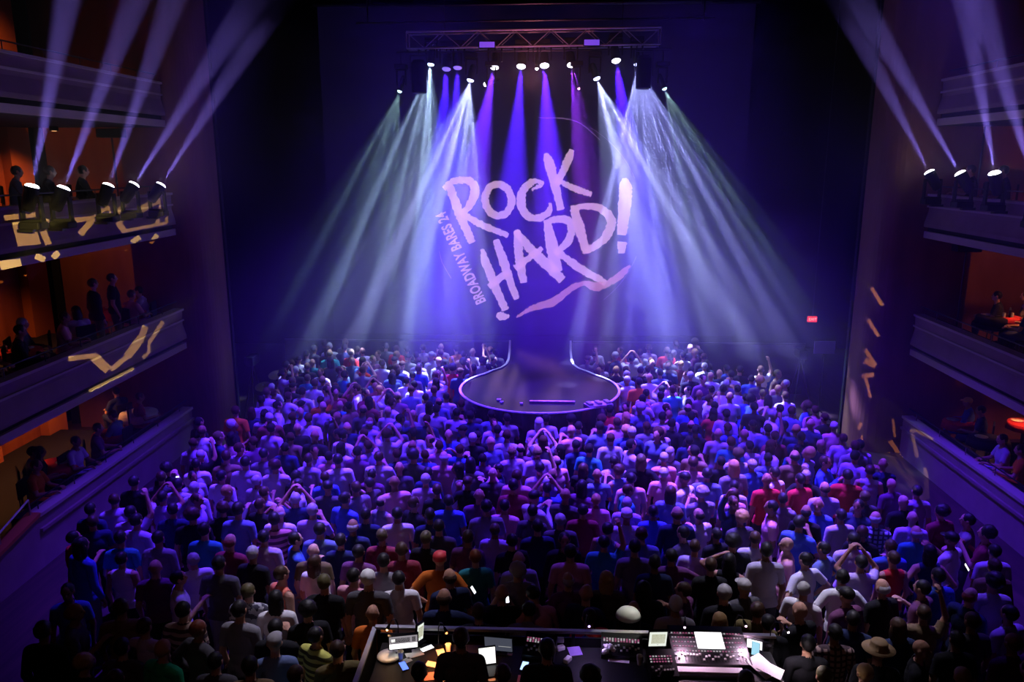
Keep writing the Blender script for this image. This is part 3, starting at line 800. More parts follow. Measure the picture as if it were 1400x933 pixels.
# ---------------------------------------------------------------- truss and lamps
t = empty('lighting_truss', (at_y(558, 68, TRY).x, TRY, at_y(558, 68, TRY).z)); tag(t, 'long horizontal aluminium box truss hanging above the stage', 'truss')
L = 6.74; dz = .08
for y in (-.22, .22):
    for z in (0, .42): MB().tube((0, y, z), (L, y, z+dz), .028).build('chord', M['alu'], t)
b = MB(); n = 14
for k in range(n):
    x0, x1 = L*k/n, L*(k+1)/n; z0, z1 = dz*k/n, dz*(k+1)/n
    for y in (-.22, .22):
        a, c = ((x0, y, z0), (x1, y, .42+z1)) if k % 2 else ((x0, y, .42+z0), (x1, y, z1))
        b.tube(a, c, .013, n=6)
    b.tube((x0, -.22, z0), (x0, .22, z0), .013, n=6)
for x, z in ((0, 0), (L, dz)):
    for y in (-.22, .22): b.tube((x, y, z), (x, y, z+.42), .02, n=6)
b.build('lattice', M['alu'], t)
for x in (1.0, L-1.0): MB().tube((x, 0, .42), (x, 0, 13.95-at_y(558, 68, TRY).z), .012, n=6).build('hoist_cable', M['metal'], t)
for k, zz in enumerate((10.7, 11.2)):
    tag(MB().tube((-5.2, 22.8+k*.4, zz), (4.6, 22.8+k*.4, zz+.08), .03, n=8).box(-4.9, -4.86, 22.78+k*.4, 22.82+k*.4, zz, 13.98).box(4.3, 4.34, 22.78+k*.4, 22.82+k*.4, zz, 13.98).build('rigging_pipe', M['metal']),
        ['lower dim rigging pipe above the truss', 'upper dim rigging pipe above the truss'][k], 'pipe')
b = MB(); BZ = at_y(558, 72, TRY).z
b.tube((-4.0, TRY, BZ), (3.4, TRY, BZ+.06), .03, n=8)
for x in (-3.0, 0, 3.0): b.tube((x, TRY, BZ), (x, TRY, BZ+.12), .02, n=6)
tag(b.build('lamp_bar', M['metal']), 'dark pipe under the truss from which the lamps hang', 'bar')

LENS = {}
def lens_mat(c, es):
    k = (c, es)
    if k not in LENS: LENS[k] = mat('lamp_lens', (.8, .8, .8), .3, emit=c, es=es)
    return LENS[k]
def moving_head(loc, target, label, col=(1, 1, 1), es=8, hang=True, r=.13, top=None, group=None, cat='stage lamp', bracket=0):
    """yoke lamp: lens centre near loc; base above (hanging) or below (standing)"""
    loc = Vector(loc); d = (Vector(target)-loc).normalized(); up = 1 if hang else -1
    root = empty('moving_head_lamp', loc); tag(root, label, cat, group)
    z1 = up*.40
    MB().box(-.17, .17, -.14, .14, min(z1, z1+up*.12), max(z1, z1+up*.12), bevel=.02).build('base', M['black'], root)
    b = MB()
    for sx in (-1, 1): b.box(sx*(r+.05)-.02, sx*(r+.05)+.02, -.05, .05, min(-.02*up, z1), max(-.02*up, z1), bevel=.008)
    b.box(-r-.07, r+.07, -.06, .06, min(z1-up*.04, z1), max(z1-up*.04, z1)); b.build('yoke', M['black'], root)
    q = d.to_track_quat('Z', 'Y').to_matrix().to_4x4()
    hd = MB().lathe([(r*.55, -.24), (r*.85, -.20), (r*.95, -.05), (r, .10), (r*1.05, .17), (r*.92, .18)], n=18, mtx=q).build('head', M['black'], root)
    MB().lathe([(r*.92, .165), (r*.90, .19), (r*.7, .212), (r*.35, .224)], n=18, mtx=q).build('lens', lens_mat(col, es), hd)
    if top is not None:
        MB().tube((0, 0, z1), (0, 0, top-loc.z), .02, n=6).build('clamp', M['metal'], root)
    if bracket:
        MB().box(min(0, bracket*.26), max(0, bracket*.26), -.05, .05, -.57, -.52).build('bracket', M['metal'], root)
    return loc + d*.26
pos_words = ['first', 'second', 'third', 'fourth', 'fifth', 'sixth', 'seventh']
wl = ['lamp with violet beam, first of the bright four under the truss centre', 'lamp with blue beam, second of the bright four under the truss centre',
      'lamp with violet beam, third of the bright four under the truss centre', 'lamp with pink-cored beam, last of the bright four under the truss',
      'bright tilted lamp with blue beam near the outer hanging speaker', 'dim blue lamp beside the outermost white fan lamp', 'dim blue lamp between a white fan lamp and the bright violet lamp']
for i, (px, py, ax, ay, e, c, s) in enumerate(WASH):
    P = at_y(px, py, TRY); P.z += .12
    q = moving_head(P, (ax, ay, 0), wl[i], (.85, .85, 1) if i < 5 else (.25, .15, 1), 9 if i < 5 else 1.0, top=BZ)
    spot('wash_light', q, (ax, ay, 0), e*WK, c, s, .75, .05)
fl = ['lamp throwing a pale green-white fan, beside the hanging speaker farther from the exit sign', 'brightest white fan lamp, beside the small sideways-firing lamp', 'white fan lamp beyond the pink-cored beam, toward the exit sign',
      'white fan lamp touching the hanging black speaker nearer the exit sign', 'small outermost lamp with a faint green beam', 'small outermost lamp with a faint grey beam on the exit-sign side']
for i, (px, py, ax, ay, az, e, c, s, sca, wd, sd) in enumerate(FANS):
    P = at_y(px, py, TRY); P.z += .1
    q = moving_head(P, (ax, ay, az), fl[i], c, 14 if i < 4 else 4, top=BZ, r=.10 if i < 4 else .07)
    fan_gobo(spot('fan_light', q, (ax, ay, az), e*FK, c, s, .35, .02), sca, wd, seed=sd)
# short side ray of the bright fan lamp and the pinpoint lamp in the middle
P = at_y(656, 118, TRY-.1); q = moving_head(at_y(672, 112, TRY-.1), P-Vector((1.2, 0, .5)), 'small white lamp firing sideways beside the brightest fan lamp', (1, 1, 1), 10, r=.06, top=BZ)
spot('side_ray', q, P-Vector((1.6, 0, .35)), 160, (.8, .85, 1), 12, .4)
q = moving_head(at_y(734, 84, TRY), (-.2, 21.0, 0), 'tiny pinpoint lamp between the two middle violet lamps', (1, 1, 1), 12, r=.05, top=BZ)
spot('pin_light', q, (-.2, 21.6, 0), 420, (.7, .75, 1), 7, .5)
q = moving_head(at_y(788, 112, TRY-.2), (3.1, 20.6, 3), 'small pink lamp below the pink-cored beam', (1, .45, .7), 4, r=.04, top=BZ)
spot('pink_ray', q, (3.1, 21.0, 4), 300, (1, .25, .6), 6, .5)
for k, (px, py) in enumerate(((573, 105), (880, 99))):
    P = at_y(px, py, TRY-.5); t = empty('hanging_speaker', P); tag(t, ['black round speaker hanging under the truss above the green-white fan', 'black round speaker hanging under the truss by the pale right fan'][k], 'speaker')
    MB().lathe([(.17, -.42), (.20, -.40), (.20, .34), (.14, .42)], n=22).build('cabinet', M['black'], t, smooth=False)
    b = MB(); b.box(-.24, -.21, -.03, .03, -.1, .55); b.box(.21, .24, -.03, .03, -.1, .55); b.box(-.24, .24, -.03, .03, .52, .56); b.build('yoke', M['metal'], t)
    MB().tube((0, 0, .54), (0, 0, BZ-P.z), .02, n=6).tube((0, 0, BZ-P.z), (0, .5, BZ-P.z+.03), .02, n=6).build('clamp', M['metal'], t)
for k, (px, py) in enumerate(((666, 62), (809, 59))):
    P = at_y(px, py, TRY-.3); t = empty('flood_lamp', P); tag(t, ['wide purple-lit flood lamp on the truss above the bright violet lamp', 'wide purple-lit flood lamp on the truss above the pink-cored beam'][k], 'stage lamp')
    MB().box(-.22, .22, -.05, .08, -.07, .09, bevel=.015).build('case', M['black'], t)
    MB().box(-.20, .20, -.06, -.05, -.06, .08).build('lens', mat('purple_lens', (.2, .1, .5), .4, emit=(.14, .06, .75), es=.9), t)
spot('truss_glow', (-.3, 20.2, 8.9), (-.3, 22.2, 9.9), 160, (1, .25, .35), 120, .8, .2)  # added spot without a fixture, reddens the truss

# lamps on the third balcony's front with their beams
SIDE = [  # px, py of the lamp, px, py where the beam leaves the picture, X there, energy
    (41, 262, 92, 0, -7.6, 'first lamp on the balcony rail from the picture edge, beam straight up', -1),
    (82, 263, 185, 0, -7.2, 'second balcony rail lamp, beam leaning gently inward', -1),
    (144, 258, 215, 60, -7.6, 'balcony rail lamp with the faint middle beam', -1),
    (177, 255, 330, 20, -6.6, 'balcony rail lamp beside the last one before the pillar', -1),
    (214, 255, 385, -10, -6.2, 'last balcony rail lamp, next to the dark red pillar', -1),
    (1276, 238, 1150, 0, 6.6, 'balcony rail lamp nearest the yellow-stroked pillar', 1),
    (1319, 240, 1175, 0, 6.4, 'balcony rail lamp, second from the yellow-stroked pillar', 1),
    (1362, 242, 1330, 60, 7.6, 'balcony rail lamp below the pole speaker, third from the yellow-stroked pillar', 1),
    (1420, 262, 1372, 110, 7.6, 'balcony rail lamp at the very edge of the picture', 1)]
for (px, py, tx, ty, X, lab, s) in SIDE:
    P = at_x(px, py+8, s*8.44); T = at_x(tx, ty, X)
    q = moving_head(P, T, lab, (.9, .88, 1), 16, hang=False, r=.115, bracket=s)
    spot('beam_light', q, T, 420*SK, (.30, .20, 1.0), 8.5, .5, .03)

# speakers on poles in the boxes
for k, (px, py, base, s) in enumerate(((152, 182, 5.62, -1), (1322, 338, 2.85, 1), (1348, 166, 5.62, 1))):
    P = at_x(px, py, s*9.6); t = empty('pole_speaker', (P.x, P.y, base))
    tag(t, ['small black speaker on a pole in the third-tier box above the lit fascia', 'small black speaker on a pole before an orange-lit panel', 'small black speaker on a pole crossed by a lamp beam'][k], 'speaker')
    h = P.z-base
    MB().box(-.28, .28, -.14, .14, h-.10, h+.10, bevel=.02).build('cabinet', M['black'], t)
    MB().tube((0, 0, 0), (0, 0, h-.1), .022).build('pole', M['metal'], t)
    MB().lathe([(.22, 0), (.22, .02), (.03, .04)]).build('base', M['metal'], t)

# warm lamps under the balcony soffits
WARM = [(-1, 1, 8.2), (-1, 1, 13.1), (-1, 1, 15.6), (-1, 2, 13.1), (-1, 2, 15.6), (-1, 2, 17.6), (-1, 3, 13.6), (-1, 3, 16.6), (-1, 0, 14.0), (-1, 0, 17.0),
        (1, 1, 14.6), (1, 1, 16.8), (1, 2, 14.8), (1, 2, 17.2), (1, 3, 15.6), (1, 0, 17.0), (1, 0, 14.2)]

for k, (s, i, y) in enumerate(WARM):
    z = (TIERS[i+1]-1.0) if i < 3 else 11.2
    x = s*10.9
    t = empty('ceiling_light', (x, y, z)); tag(t, 'small warm downlight over the %s-level boxes on the %s side' % (['parterre', 'second', 'third', 'top'][i], 'lit-stair' if s < 0 else 'stroke-lit'), 'ceiling light', 'downlights of the %s-level boxes, %s side' % (['parterre', 'second', 'third', 'top'][i], 'lit-stair' if s < 0 else 'stroke-lit'))
    MB().lathe([(.07, -.10), (.09, -.10), (.09, 0), (.02, 0)]).build('can', M['black'], t)
    MB().lathe([(.05, -.105), (.05, -.10)]).build('lens', lens_mat((1, .5, .2), 2.0), t)
    spot('box_light', (x, y, z-.13), (x+s*.55, y, z-2.2), 62*BK*(1.3 if i == 3 else 1), (1, .32, .10), 125, .7, .06)
if 1:
    b = MB(); b.box(-12.6, -8.8, 2, YE, 11.2, 11.5); b.box(8.8, 12.6, 2, YE, 11.2, 11.5); struct(b.build('ceiling_boxes', M['plaster']))

# ---------------------------------------------------------------- seated guests, tables and chairs in the boxes
def table_round(x, y, zf, lab, r=.42, cloth='redcloth', h=.74):
    t = empty('round_table', (x, y, zf)); tag(t, lab, 'table')
    MB().lathe([(r*.5, 0), (r*.5, .02), (.03, .05), (.03, h-.03), (r-.02, h-.03), (r-.02, h)]).build('pedestal', M['metal'], t)
    b = MB(); n = 28; prof = [(.02, h+.008), (r, h+.006), (r+.012, h-.02)]
    b.lathe(prof+[(r+.03, h-.16)], n=n)
    for v in b.bm.verts:
        if v.co.z < h-.1: a = math.atan2(v.co.y, v.co.x); f = 1+.05*math.sin(9*a); v.co.x *= f; v.co.y *= f
    c = b.build('tablecloth', M[cloth], None, smooth=True); c.location = (x, y, zf)
    tag(c, 'cloth draped over the table '+lab.split('cloth ')[-1], 'tablecloth')
    return t
def chair(x, y, zf, rz, lab):
    t = empty('chair', (x, y, zf), rz); tag(t, lab, 'chair')
    MB().box(-.21, .21, -.20, .20, .42, .47, bevel=.015).build('seat', M['black_cloth'], t)
    MB().box(-.20, .20, -.23, -.19, .58, .92, bevel=.015).build('backrest', M['black_cloth'], t)
    for sx in (-1, 1):
        MB().tube((sx*.18, -.20, 0), (sx*.18, -.21, .90), .013, n=6).build('leg', M['metal'], t); MB().tube((sx*.19, .18, 0), (sx*.18, .17, .43), .013, n=6).build('leg', M['metal'], t)
    return t
PLATE = None
def plate(x, y, z, lab):
    b = MB(); b.lathe([(.05, 0), (.13, .015), (.135, .02), (.06, .008)], n=20); o = b.build('plate', M['white'], smooth=True, loc=(x, y, z)); tag(o, lab, 'plate')
def glass(x, y, z, lab):
    tag(MB().lathe([(.03, 0), (.035, .10), (.03, .10), (.026, .012)], n=12).build('drinking_glass', mat('clear_glass', (.7, .7, .75), .1, spec=.8), loc=(x, y, z)), lab, 'glass')

ALLP = []          # every individual: dict used to write its label afterwards
def words_of(shirt, hair, hc, sleeve):
    g = {'tee': 't-shirt', 'long': 'shirt', 'vest': 'tank top'}[sleeve]
    return hair_words(hair, hc), shirt + ' ' + g
# boxes: side, tier, head pixel, shirt, hair, colour, sleeve, facing (degrees, 0 = towards the stage), seated?
BOX = [
 (-1, 1, 213, 394, 'lilac', 'short', 'black', 'long', 100, 1), (-1, 1, 200, 399, 'pink', 'short', 'brown', 'tee', -20, 1), (-1, 1, 168, 407, 'black', 'short', 'black', 'tee', -60, 0),
 (-1, 1, 128, 402, 'black', 'short', 'brown', 'long', -40, 0), (-1, 1, 121, 424, 'lilac', 'long', 'black', 'tee', 60, 1), (-1, 1, 110, 428, 'pink', 'short', 'brown', 'tee', -60, 1),
 (-1, 1, 83, 424, 'dark grey', 'short', 'grey', 'long', -70, 1), (-1, 1, 58, 440, 'black', 'short', 'black', 'long', -60, 1), (-1, 1, 36, 442, 'maroon', 'long', 'brown', 'tee', -90, 1), (-1, 1, 10, 455, 'teal', 'short', 'black', 'tee', -60, 1),
 (-1, 0, 43, 636, 'orange', 'short', 'brown', 'tee', -80, 1), (-1, 0, 18, 630, 'slate blue', 'short', 'black', 'tee', -50, 1), (-1, 0, 98, 603, 'lilac', 'short', 'black', 'tee', -90, 1), (-1, 0, 58, 612, 'black', 'long', 'black', 'tee', -60, 1),
 (-1, 0, 128, 588, 'plum', 'short', 'black', 'tee', -60, 1), (-1, 0, 163, 600, 'slate blue', 'short', 'brown', 'tee', 90, 1), (-1, 0, 186, 543, 'maroon', 'short', 'brown', 'tee', -60, 1), (-1, 0, 216, 537, 'navy', 'short', 'black', 'tee', 60, 1),
 (-1, 2, 16, 234, 'slate blue', 'short', 'black', 'tee', -50, 1), (-1, 2, 62, 240, 'black', 'short', 'brown', 'long', -50, 1), (-1, 2, 108, 238, 'black', 'short', 'black', 'long', -50, 1),
 (1, 1, 1292, 382, 'black', 'short', 'black', 'tee', 60, 1), (1, 1, 1308, 377, 'dark grey', 'short', 'brown', 'tee', 60, 1), (1, 1, 1340, 388, 'black', 'curly', 'black', 'tee', 50, 1), (1, 1, 1391, 412, 'navy', 'short', 'black', 'tee', 50, 1),
 (1, 0, 1258, 510, 'blue', 'cap', 'yellow', 'long', 60, 1), (1, 0, 1318, 545, 'navy', 'short', 'black', 'tee', 60, 1), (1, 0, 1372, 632, 'lilac', 'short', 'brown', 'tee', 80, 1), (1, 0, 1396, 612, 'orange', 'short', 'brown', 'tee', 60, 1),
 (1, 2, 1300, 232, 'black', 'short', 'black', 'tee', 60, 1), (1, 2, 1378, 236, 'black', 'short', 'black', 'tee', 60, 1),
]
HAIRC['yellow'] = (.6, .5, .08)
boxed = []
boxnames = ['parterre', 'second-tier', 'third-tier']
for (s, i, px, py, sh, hr, hc, sl, face, seat) in BOX:
    zf = TIERS[i]-.65
    zh = zf+(1.19 if seat else 1.66)
    p = at_z(px, py, zh); x = max(XW+.62, min(11.8, abs(p.x)))*s
    if abs(abs(p.x)-abs(x)) > .01: q = at_x(px, py, x); y = q.y
    else: y = p.y
    y = min(y, 17.75)
    for _ in range(12):
        for (qx, qy, qi) in boxed:
            if qi == (s, i) and math.hypot(x-qx, y-qy) < .60: y = qy-.62 if y <= qy else min(qy+.62, 17.8); 
            if qi == (s, i) and math.hypot(x-qx, y-qy) < .60: x += .3*s
    x = s*min(abs(x), 11.8); boxed.append((x, y, (s, i)))
    rz = math.radians(face if s > 0 else face)
    rz = math.radians(-abs(face)) if s < 0 and face < 0 else math.radians(face)
    o = make_person((x, y, zf), rz, 'seated' if seat else 'down', sh, hr, hc, sl, skin=(px*7) % 4, trou=px % 5, parts='mid')
    if seat: chair(x, y-.0, zf, rz, 'chair under %s-clad guest with %s, %s, %s, %s' % (sh.replace(' ', '-'), hair_words(hr, hc), boxnames[i], 'lit-stair' if s < 0 else 'stroke-lit', 'nearest the strokes' if px == 1300 else 'by the pillar' if y > 15.6 else 'mid-box' if y > 13 else 'toward the hall front'))
    ALLP.append(dict(o=o, x=x, y=y, hw=words_of(sh, hr, hc, sl)[0], sw=words_of(sh, hr, hc, sl)[1], pw='seated' if seat else 'standing', zone='%s box, %s side' % (boxnames[i], 'lit-stair' if s < 0 else 'stroke-lit'), box=True))
TBL = [(-1, 1, 195, 419, .45, 'redcloth', 'round table with red cloth beside the lilac-shirted guest near the pillar'), (-1, 1, 147, 421, .28, 'redcloth', 'small round table with red cloth between two standing guests'),
       (-1, 1, 117, 452, .42, 'redcloth', 'round table with red cloth before the dark-suited guest'), (-1, 1, 24, 481, .40, 'redcloth', 'round table with dark red cloth crowded with plates at the picture edge'),
       (-1, 0, 76, 642, .42, 'redcloth', 'round table with dim red cloth in front of the orange-shirted guest'), (-1, 0, 150, 600, .34, 'redcloth', 'round table with red cloth between the purple-lit parterre guests'), (-1, 0, 204, 571, .42, 'paper', 'round table with pale cloth near the pillar in the parterre box'),
       (1, 1, 1281, 402, .36, 'redcloth', 'round table with red cloth close to the stroke-lit pillar'), (1, 1, 1336, 424, .36, 'black_cloth', 'round table with black cloth mid-box on the stroke-lit side'),
       (1, 0, 1270, 550, .34, 'redcloth', 'round table with dark cloth beside the yellow-capped guest'), (1, 0, 1352, 600, .40, 'black_cloth', 'round table with black cloth beside the parterre rail'), (1, 0, 1354, 552, .34, 'redcloth', 'small round table with red cloth deep in the parterre box')]
for (s, i, px, py, r, cl, lab) in TBL:
    zf = TIERS[i]-.65; p = at_z(px, py, zf+.75); x = max(XW+.52+r, min(11.7, abs(p.x)))*s; q = at_x(px, py, x); y = min(q.y, 18.0-r)
    table_round(x, y, zf, lab, r, cl)
    plate(x-s*.12, y+.08, zf+.752, 'white plate on table '+lab.split('cloth ')[-1] + ('' if px == 204 else ', second level' if px == 147 else ''))
    if r > .35: glass(x+s*.12, y-.14, zf+.752, 'clear glass on the table '+lab.split('cloth ')[-1])

# ---------------------------------------------------------------- control desk
PZ = .70; DZ = PZ+.92; KS = .886
t = empty('platform', (0, 0, 0)); tag(t, 'black raised platform carrying the control desk and its crew', 'platform')
MB().box(-1.86, 2.70, 5.2, 7.96, .64, PZ, bevel=.01).build('deck', M['black'], t); MB().box(-1.84, 2.68, 5.22, 7.94, 0, .64).build('skirt', M['drape'], t)
def on_desk(px, py, z=DZ): return at_z(px, py, z)
yb, yf = 8.0, 7.18
t = empty('control_desk', (0, 0, 0)); tag(t, 'long black control desk behind the metal rail at the crowd back', 'desk')
MB().box(-1.80, 2.60, yf, yb-.12, DZ-.04, DZ, bevel=.008).build('worktop', M['black'], t)
b = MB()
for x in (-1.72, -.3, 1.1, 2.5):
    for y in (yf+.06, yb-.2): b.box(x-.03, x+.03, y-.03, y+.03, PZ, DZ-.04)
b.build('frame', M['metal'], t); MB().box(-1.78, 2.58, yb-.20, yb-.17, PZ+.05, DZ-.06).build('modesty_panel', M['black'], t)
t = empty('crowd_rail', (0, yb, 0)); tag(t, 'metal crowd rail catching light along the back of the desk', 'rail')
MB().box(-1.90, 2.68, -.03, .03, 1.72, 1.755, bevel=.006).build('top_rail', M['alu'], t)
for x in np.linspace(-1.86, 2.64, 7): MB().box(x-.02, x+.02, -.02, .02, 0, 1.72).build('post', M['metal'], t)
b = MB(); b.box(-1.88, 2.66, -.012, .012, .72, 1.66); b.build('panel', M['black'], t)
MB().box(-1.93, -1.88, -1.7, 0, 1.70, 1.74).build('side_rail', M['alu'], t)
MB().box(-1.92, -1.89, -1.7, 0, .72, 1.69).build('side_panel', M['black'], t)

def screen_mat(nm, col, es): return mat(nm, (.02, .02, .02), .4, emit=col, es=es)
def monitor(px, py, w_, h_, lab, tilt=18, yaw=0, kind='white', z=DZ, depth=.03):
    w_ *= KS; h_ *= KS; p = on_desk(px, py, z); t = empty('monitor', (p.x, p.y, z), math.radians(yaw)); tag(t, lab, 'monitor')
    mt = Matrix.Translation((0, 0, .05)) @ Matrix.Rotation(math.radians(tilt), 4, 'X')
    # screens face the operators (towards -Y)
    MB().box(-w_/2, w_/2, 0, depth, 0, h_, mtx=mt @ Matrix.Scale(1, 4), bevel=.0).build('case', M['black'], t)
    b = MB()
    def q(x0, x1, z0, z1, mi): b.mi = mi; b.box(x0*w_, x1*w_, -.004, -.001, z0*h_, z1*h_, mtx=mt)
    cols = {}
    if kind == 'white': q(-.46, .46, .05, .95, 0); mats = [screen_mat('screen_white', (.95, .95, 1), 1.6)]
    elif kind == 'document':
        q(-.46, .46, .05, .95, 0); q(-.34, .38, .22, .82, 1); q(-.05, .05, .14, .18, 2); mats = [screen_mat('screen_frame', (.75, .80, .72), 1.1), screen_mat('page', (.42, .42, .28), 1.0), M['black']]
    elif kind == 'split':
        q(-.46, .46, .06, .42, 0); q(-.46, .46, .42, .94, 1); q(-.42, .22, .50, .84, 2); q(.28, .40, .50, .86, 2); q(-.40, -.27, .56, .78, 0)
        mats = [screen_mat('screen_white', (1, 1, .95), 1.7), screen_mat('screen_grey', (.5, .45, .5), .6), M['black']]
    elif kind == 'dark':
        q(-.48, .48, .04, .96, 0); b.mi = 1; b.lathe([(.055, -.008), (.055, -.005)], n=24, mtx=mt @ Matrix.Translation((-.26*w_, 0, .70*h_)) @ Matrix.Rotation(PI/2, 4, 'X'))
        b.mi = 2; b.box(.0*w_, .44*w_, -.006, -.003, .36*h_, .39*h_, mtx=mt)
        mats = [screen_mat('screen_slate', (.055, .06, .085), 1.0), screen_mat('white_disc', (1, .9, 1), 1.8), screen_mat('trace', (.5, .5, .5), .7)]
    elif kind == 'blue': q(-.46, .46, .05, .95, 0); mats = [screen_mat('screen_blue', (.12, .12, .9), 1.0)]
    b.build('display', mats, t)
    MB().box(-.09, .09, -.02, .14, 0, .015).box(-.025, .025, .03, .05, 0, .16).build('stand', M['black'], t)
    return t
monitor(552, 893, .38, .24, 'monitor with a dark upper window over a bright white panel', 14, 12, 'split')
monitor(574, 882, .12, .26, 'narrow turned monitor just behind the white-panel monitor', 6, 55, 'document')
monitor(682, 896, .36, .24, 'dim slate-grey monitor showing a white disc and a thin line', 14, -6, 'dark')
monitor(898, 890, .24, .26, 'bright monitor showing a yellowish document page', 12, 4, 'document')
monitor(1031, 893, .20, .17, 'white glowing monitor by the papers at the desk end', 18, -22, 'white')
def laptop(px, py, lab, yaw=0, w_=.28, col=(.95, .95, .9), es=1.5):
    w_ *= KS; p = on_desk(px, py); t = empty('laptop', (p.x, p.y, DZ), math.radians(yaw)); tag(t, lab, 'laptop')
    MB().box(-w_/2, w_/2, -.20, 0, 0, .018, bevel=.004).build('keyboard_base', M['metal'], t)
    mt = Matrix.Translation((0, 0, .018)) @ Matrix.Rotation(math.radians(-20), 4, 'X')
    ld = MB().box(-w_/2, w_/2, 0, .012, 0, .20, mtx=mt).build('lid', M['black'], t)
    MB().box(-w_*.46, w_*.46, -.003, 0, .015, .185, mtx=mt).build('display', screen_mat('laptop_screen', col, es), ld)
laptop(667, 912, 'open laptop with a blank white screen below the slate monitor', 14, .22)
laptop(1015+17, 900, 'small open device with pale blue screen below the white monitor', -18, .10, (.4, .8, 1), .9)

def console(px, py, w_, d_, lab, yaw=0, rows=5, pal=((.8, .35, .6), (.9, .8, .9))):
    w_ *= KS; d_ *= KS; p = on_desk(px, py); t = empty('mixing_console', (p.x, p.y, DZ), math.radians(yaw)); tag(t, lab, 'mixing console')
    slope = .16
    b = MB(); b.prism([(-w_/2, -d_/2, 0), (-w_/2, d_/2, 0), (-w_/2, d_/2, slope), (-w_/2, -d_/2, .05)], (w_, 0, 0)); b.build('case', M['metal'], t)
    a = math.atan2(slope-.05, d_); mt = Matrix.Translation((0, -d_/2, .052)) @ Matrix.Rotation(a, 4, 'X')
    rr = random.Random(px)
    b = MB(); k1 = MB(); nn = int(w_/.035)
    for i in range(nn):
        x = -w_/2+.03+i*(w_-.05)/nn
        b.mi = 0; b.box(x, x+.006, .03, .13, 0, .002, mtx=mt); 
        y = .04+rr.random()*.08; k1.mi = 0; k1.box(x-.008, x+.014, y, y+.02, .002, .014, mtx=mt)
        for r_ in range(rows):
            yy = .17+r_*(d_-.22)/rows; b.mi = 1+rr.randrange(2); b.box(x-.006, x+.012, yy, yy+.014, 0, .006, mtx=mt)
    b.build('button', [M['black'], screen_mat('button_rose', (.55, .14, .3), .5), screen_mat('button_white', (.7, .65, .7), .55)], t)['kind'] = 'stuff'
    k1.build('fader', M['white'], t)['kind'] = 'stuff'
    return t, mt
t, mt = console(968, 893, .95, .62, 'large mixing console lit rose with a white sheet on it', 0)
b = MB(); b.box(-.15, .15, .21, .45, .006, .012, mtx=mt @ Matrix.Translation((.02, 0, 0))); b.build('display', screen_mat('console_display', (1, .97, 1), 1.7), t)
b = MB(); b.box(-.36, .36, -.09, .0, 0, .05); b.mi = 1; b.box(-.34, .34, -.12, -.09, .0, .03); p = on_desk(968, 918)
tag(b.build('wrist_shelf', [M['paper'], M['alu']], loc=(p.x, p.y, DZ), rz=0), 'pale rose-lit shelf along the front of the large console', 'shelf')
t2, _ = console(905, 918, .34, .36, 'small dark console under the yellowish monitor', 4, 3)
t3, _ = console(850, 893, .52, .30, 'narrow mixing console with lilac-lit buttons mid-desk', -4, 3)
t4, _ = console(738, 893, .40, .32, 'small console glowing blue beside the slate monitor', -10, 3)
def sheet(px, py, w_, d_, yaw, lab, m='paper', z=DZ, cat='paper', tilt=0):
    w_ *= KS; d_ *= KS; p = on_desk(px, py, z+.01); b = MB()
    b.box(-w_/2, w_/2, -d_/2, d_/2, 0, .004, mtx=Matrix.Rotation(math.radians(tilt), 4, 'X'))
    tag(b.build('paper_sheet', M[m], loc=(p.x, p.y, z+.002+abs(math.sin(math.radians(tilt)))*d_/2), rz=math.radians(yaw)), lab, cat)
sheet(566, 893, .22, .16, 28, 'white paper sheet in front of the narrow turned monitor')
sheet(1042, 914, .26, .34, 35, 'large white paper sheet lit bright at the desk end', tilt=12)
sheet(1053, 918, .22, .30, 62, 'lilac-shadowed paper sheet fanned over the large one', tilt=12, z=DZ+.01)
sheet(668, 927, .16, .12, 8, 'small violet-lit paper sheet below the laptop')
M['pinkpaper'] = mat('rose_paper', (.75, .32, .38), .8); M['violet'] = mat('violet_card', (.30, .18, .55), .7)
sheet(721, 930, .24, .16, -6, 'rose paper sheet lying below the blue-glowing console', 'pinkpaper')
sheet(786, 890, .16, .18, 12, 'violet card lying beside the white tags', 'violet')
sheet(846, 903, .26, .07, -8, 'curled white paper strip before the lilac-lit console')
sheet(603, 893, .10, .18, 20, 'bright lilac-white sheet beside the standing operator')
sheet(590, 908, .14, .10, -15, 'small paper sheet glowing orange under the gooseneck lamp')
sheet(584, 925, .20, .15, 12, 'orange-lit paper sheet at the operator edge of the desk', 'pinkpaper')  # rose colour here stands in for orange light on the paper
sheet(556, 903, .12, .09, 40, 'crooked notepad sheet in front of the white cup')
sheet(690, 893, .20, .05, -10, 'thin white strip of paper below the slate monitor')
sheet(1000, 905, .12, .16, -30, 'rose-lit sheet resting between the console and the fanned sheets')
p = on_desk(532, 899); plate(p.x, p.y, DZ, 'pale round plate beside the white-panel monitor')
for k, (px, py, lab) in enumerate([(765, 878, 'white card tag standing by the violet card'), (766, 889, 'lower white card tag beside the black operator'), (776, 905, 'small crumpled white tag near the violet card')]):
    p = on_desk(px, py); tag(MB().box(-.05, .05, -.03, .03, 0, .05, bevel=.01).build('card_tag', M['paper'], loc=(p.x, p.y, DZ), rz=k*.5), lab, 'tag')
p = on_desk(832, 897); b = MB()
for k in range(7): b.ball((.05*math.cos(k), .045*math.sin(k*1.3), .07+.015*(k % 3)), .035, 1)
b.lathe([(.03, 0), (.045, .06), (.03, .06)], n=12)
tag(b.build('crumpled_tissue', M['white'], loc=(p.x, p.y, DZ), smooth=True), 'crumpled white tissue bundle next to the seated black-shirted operator', 'tissue')
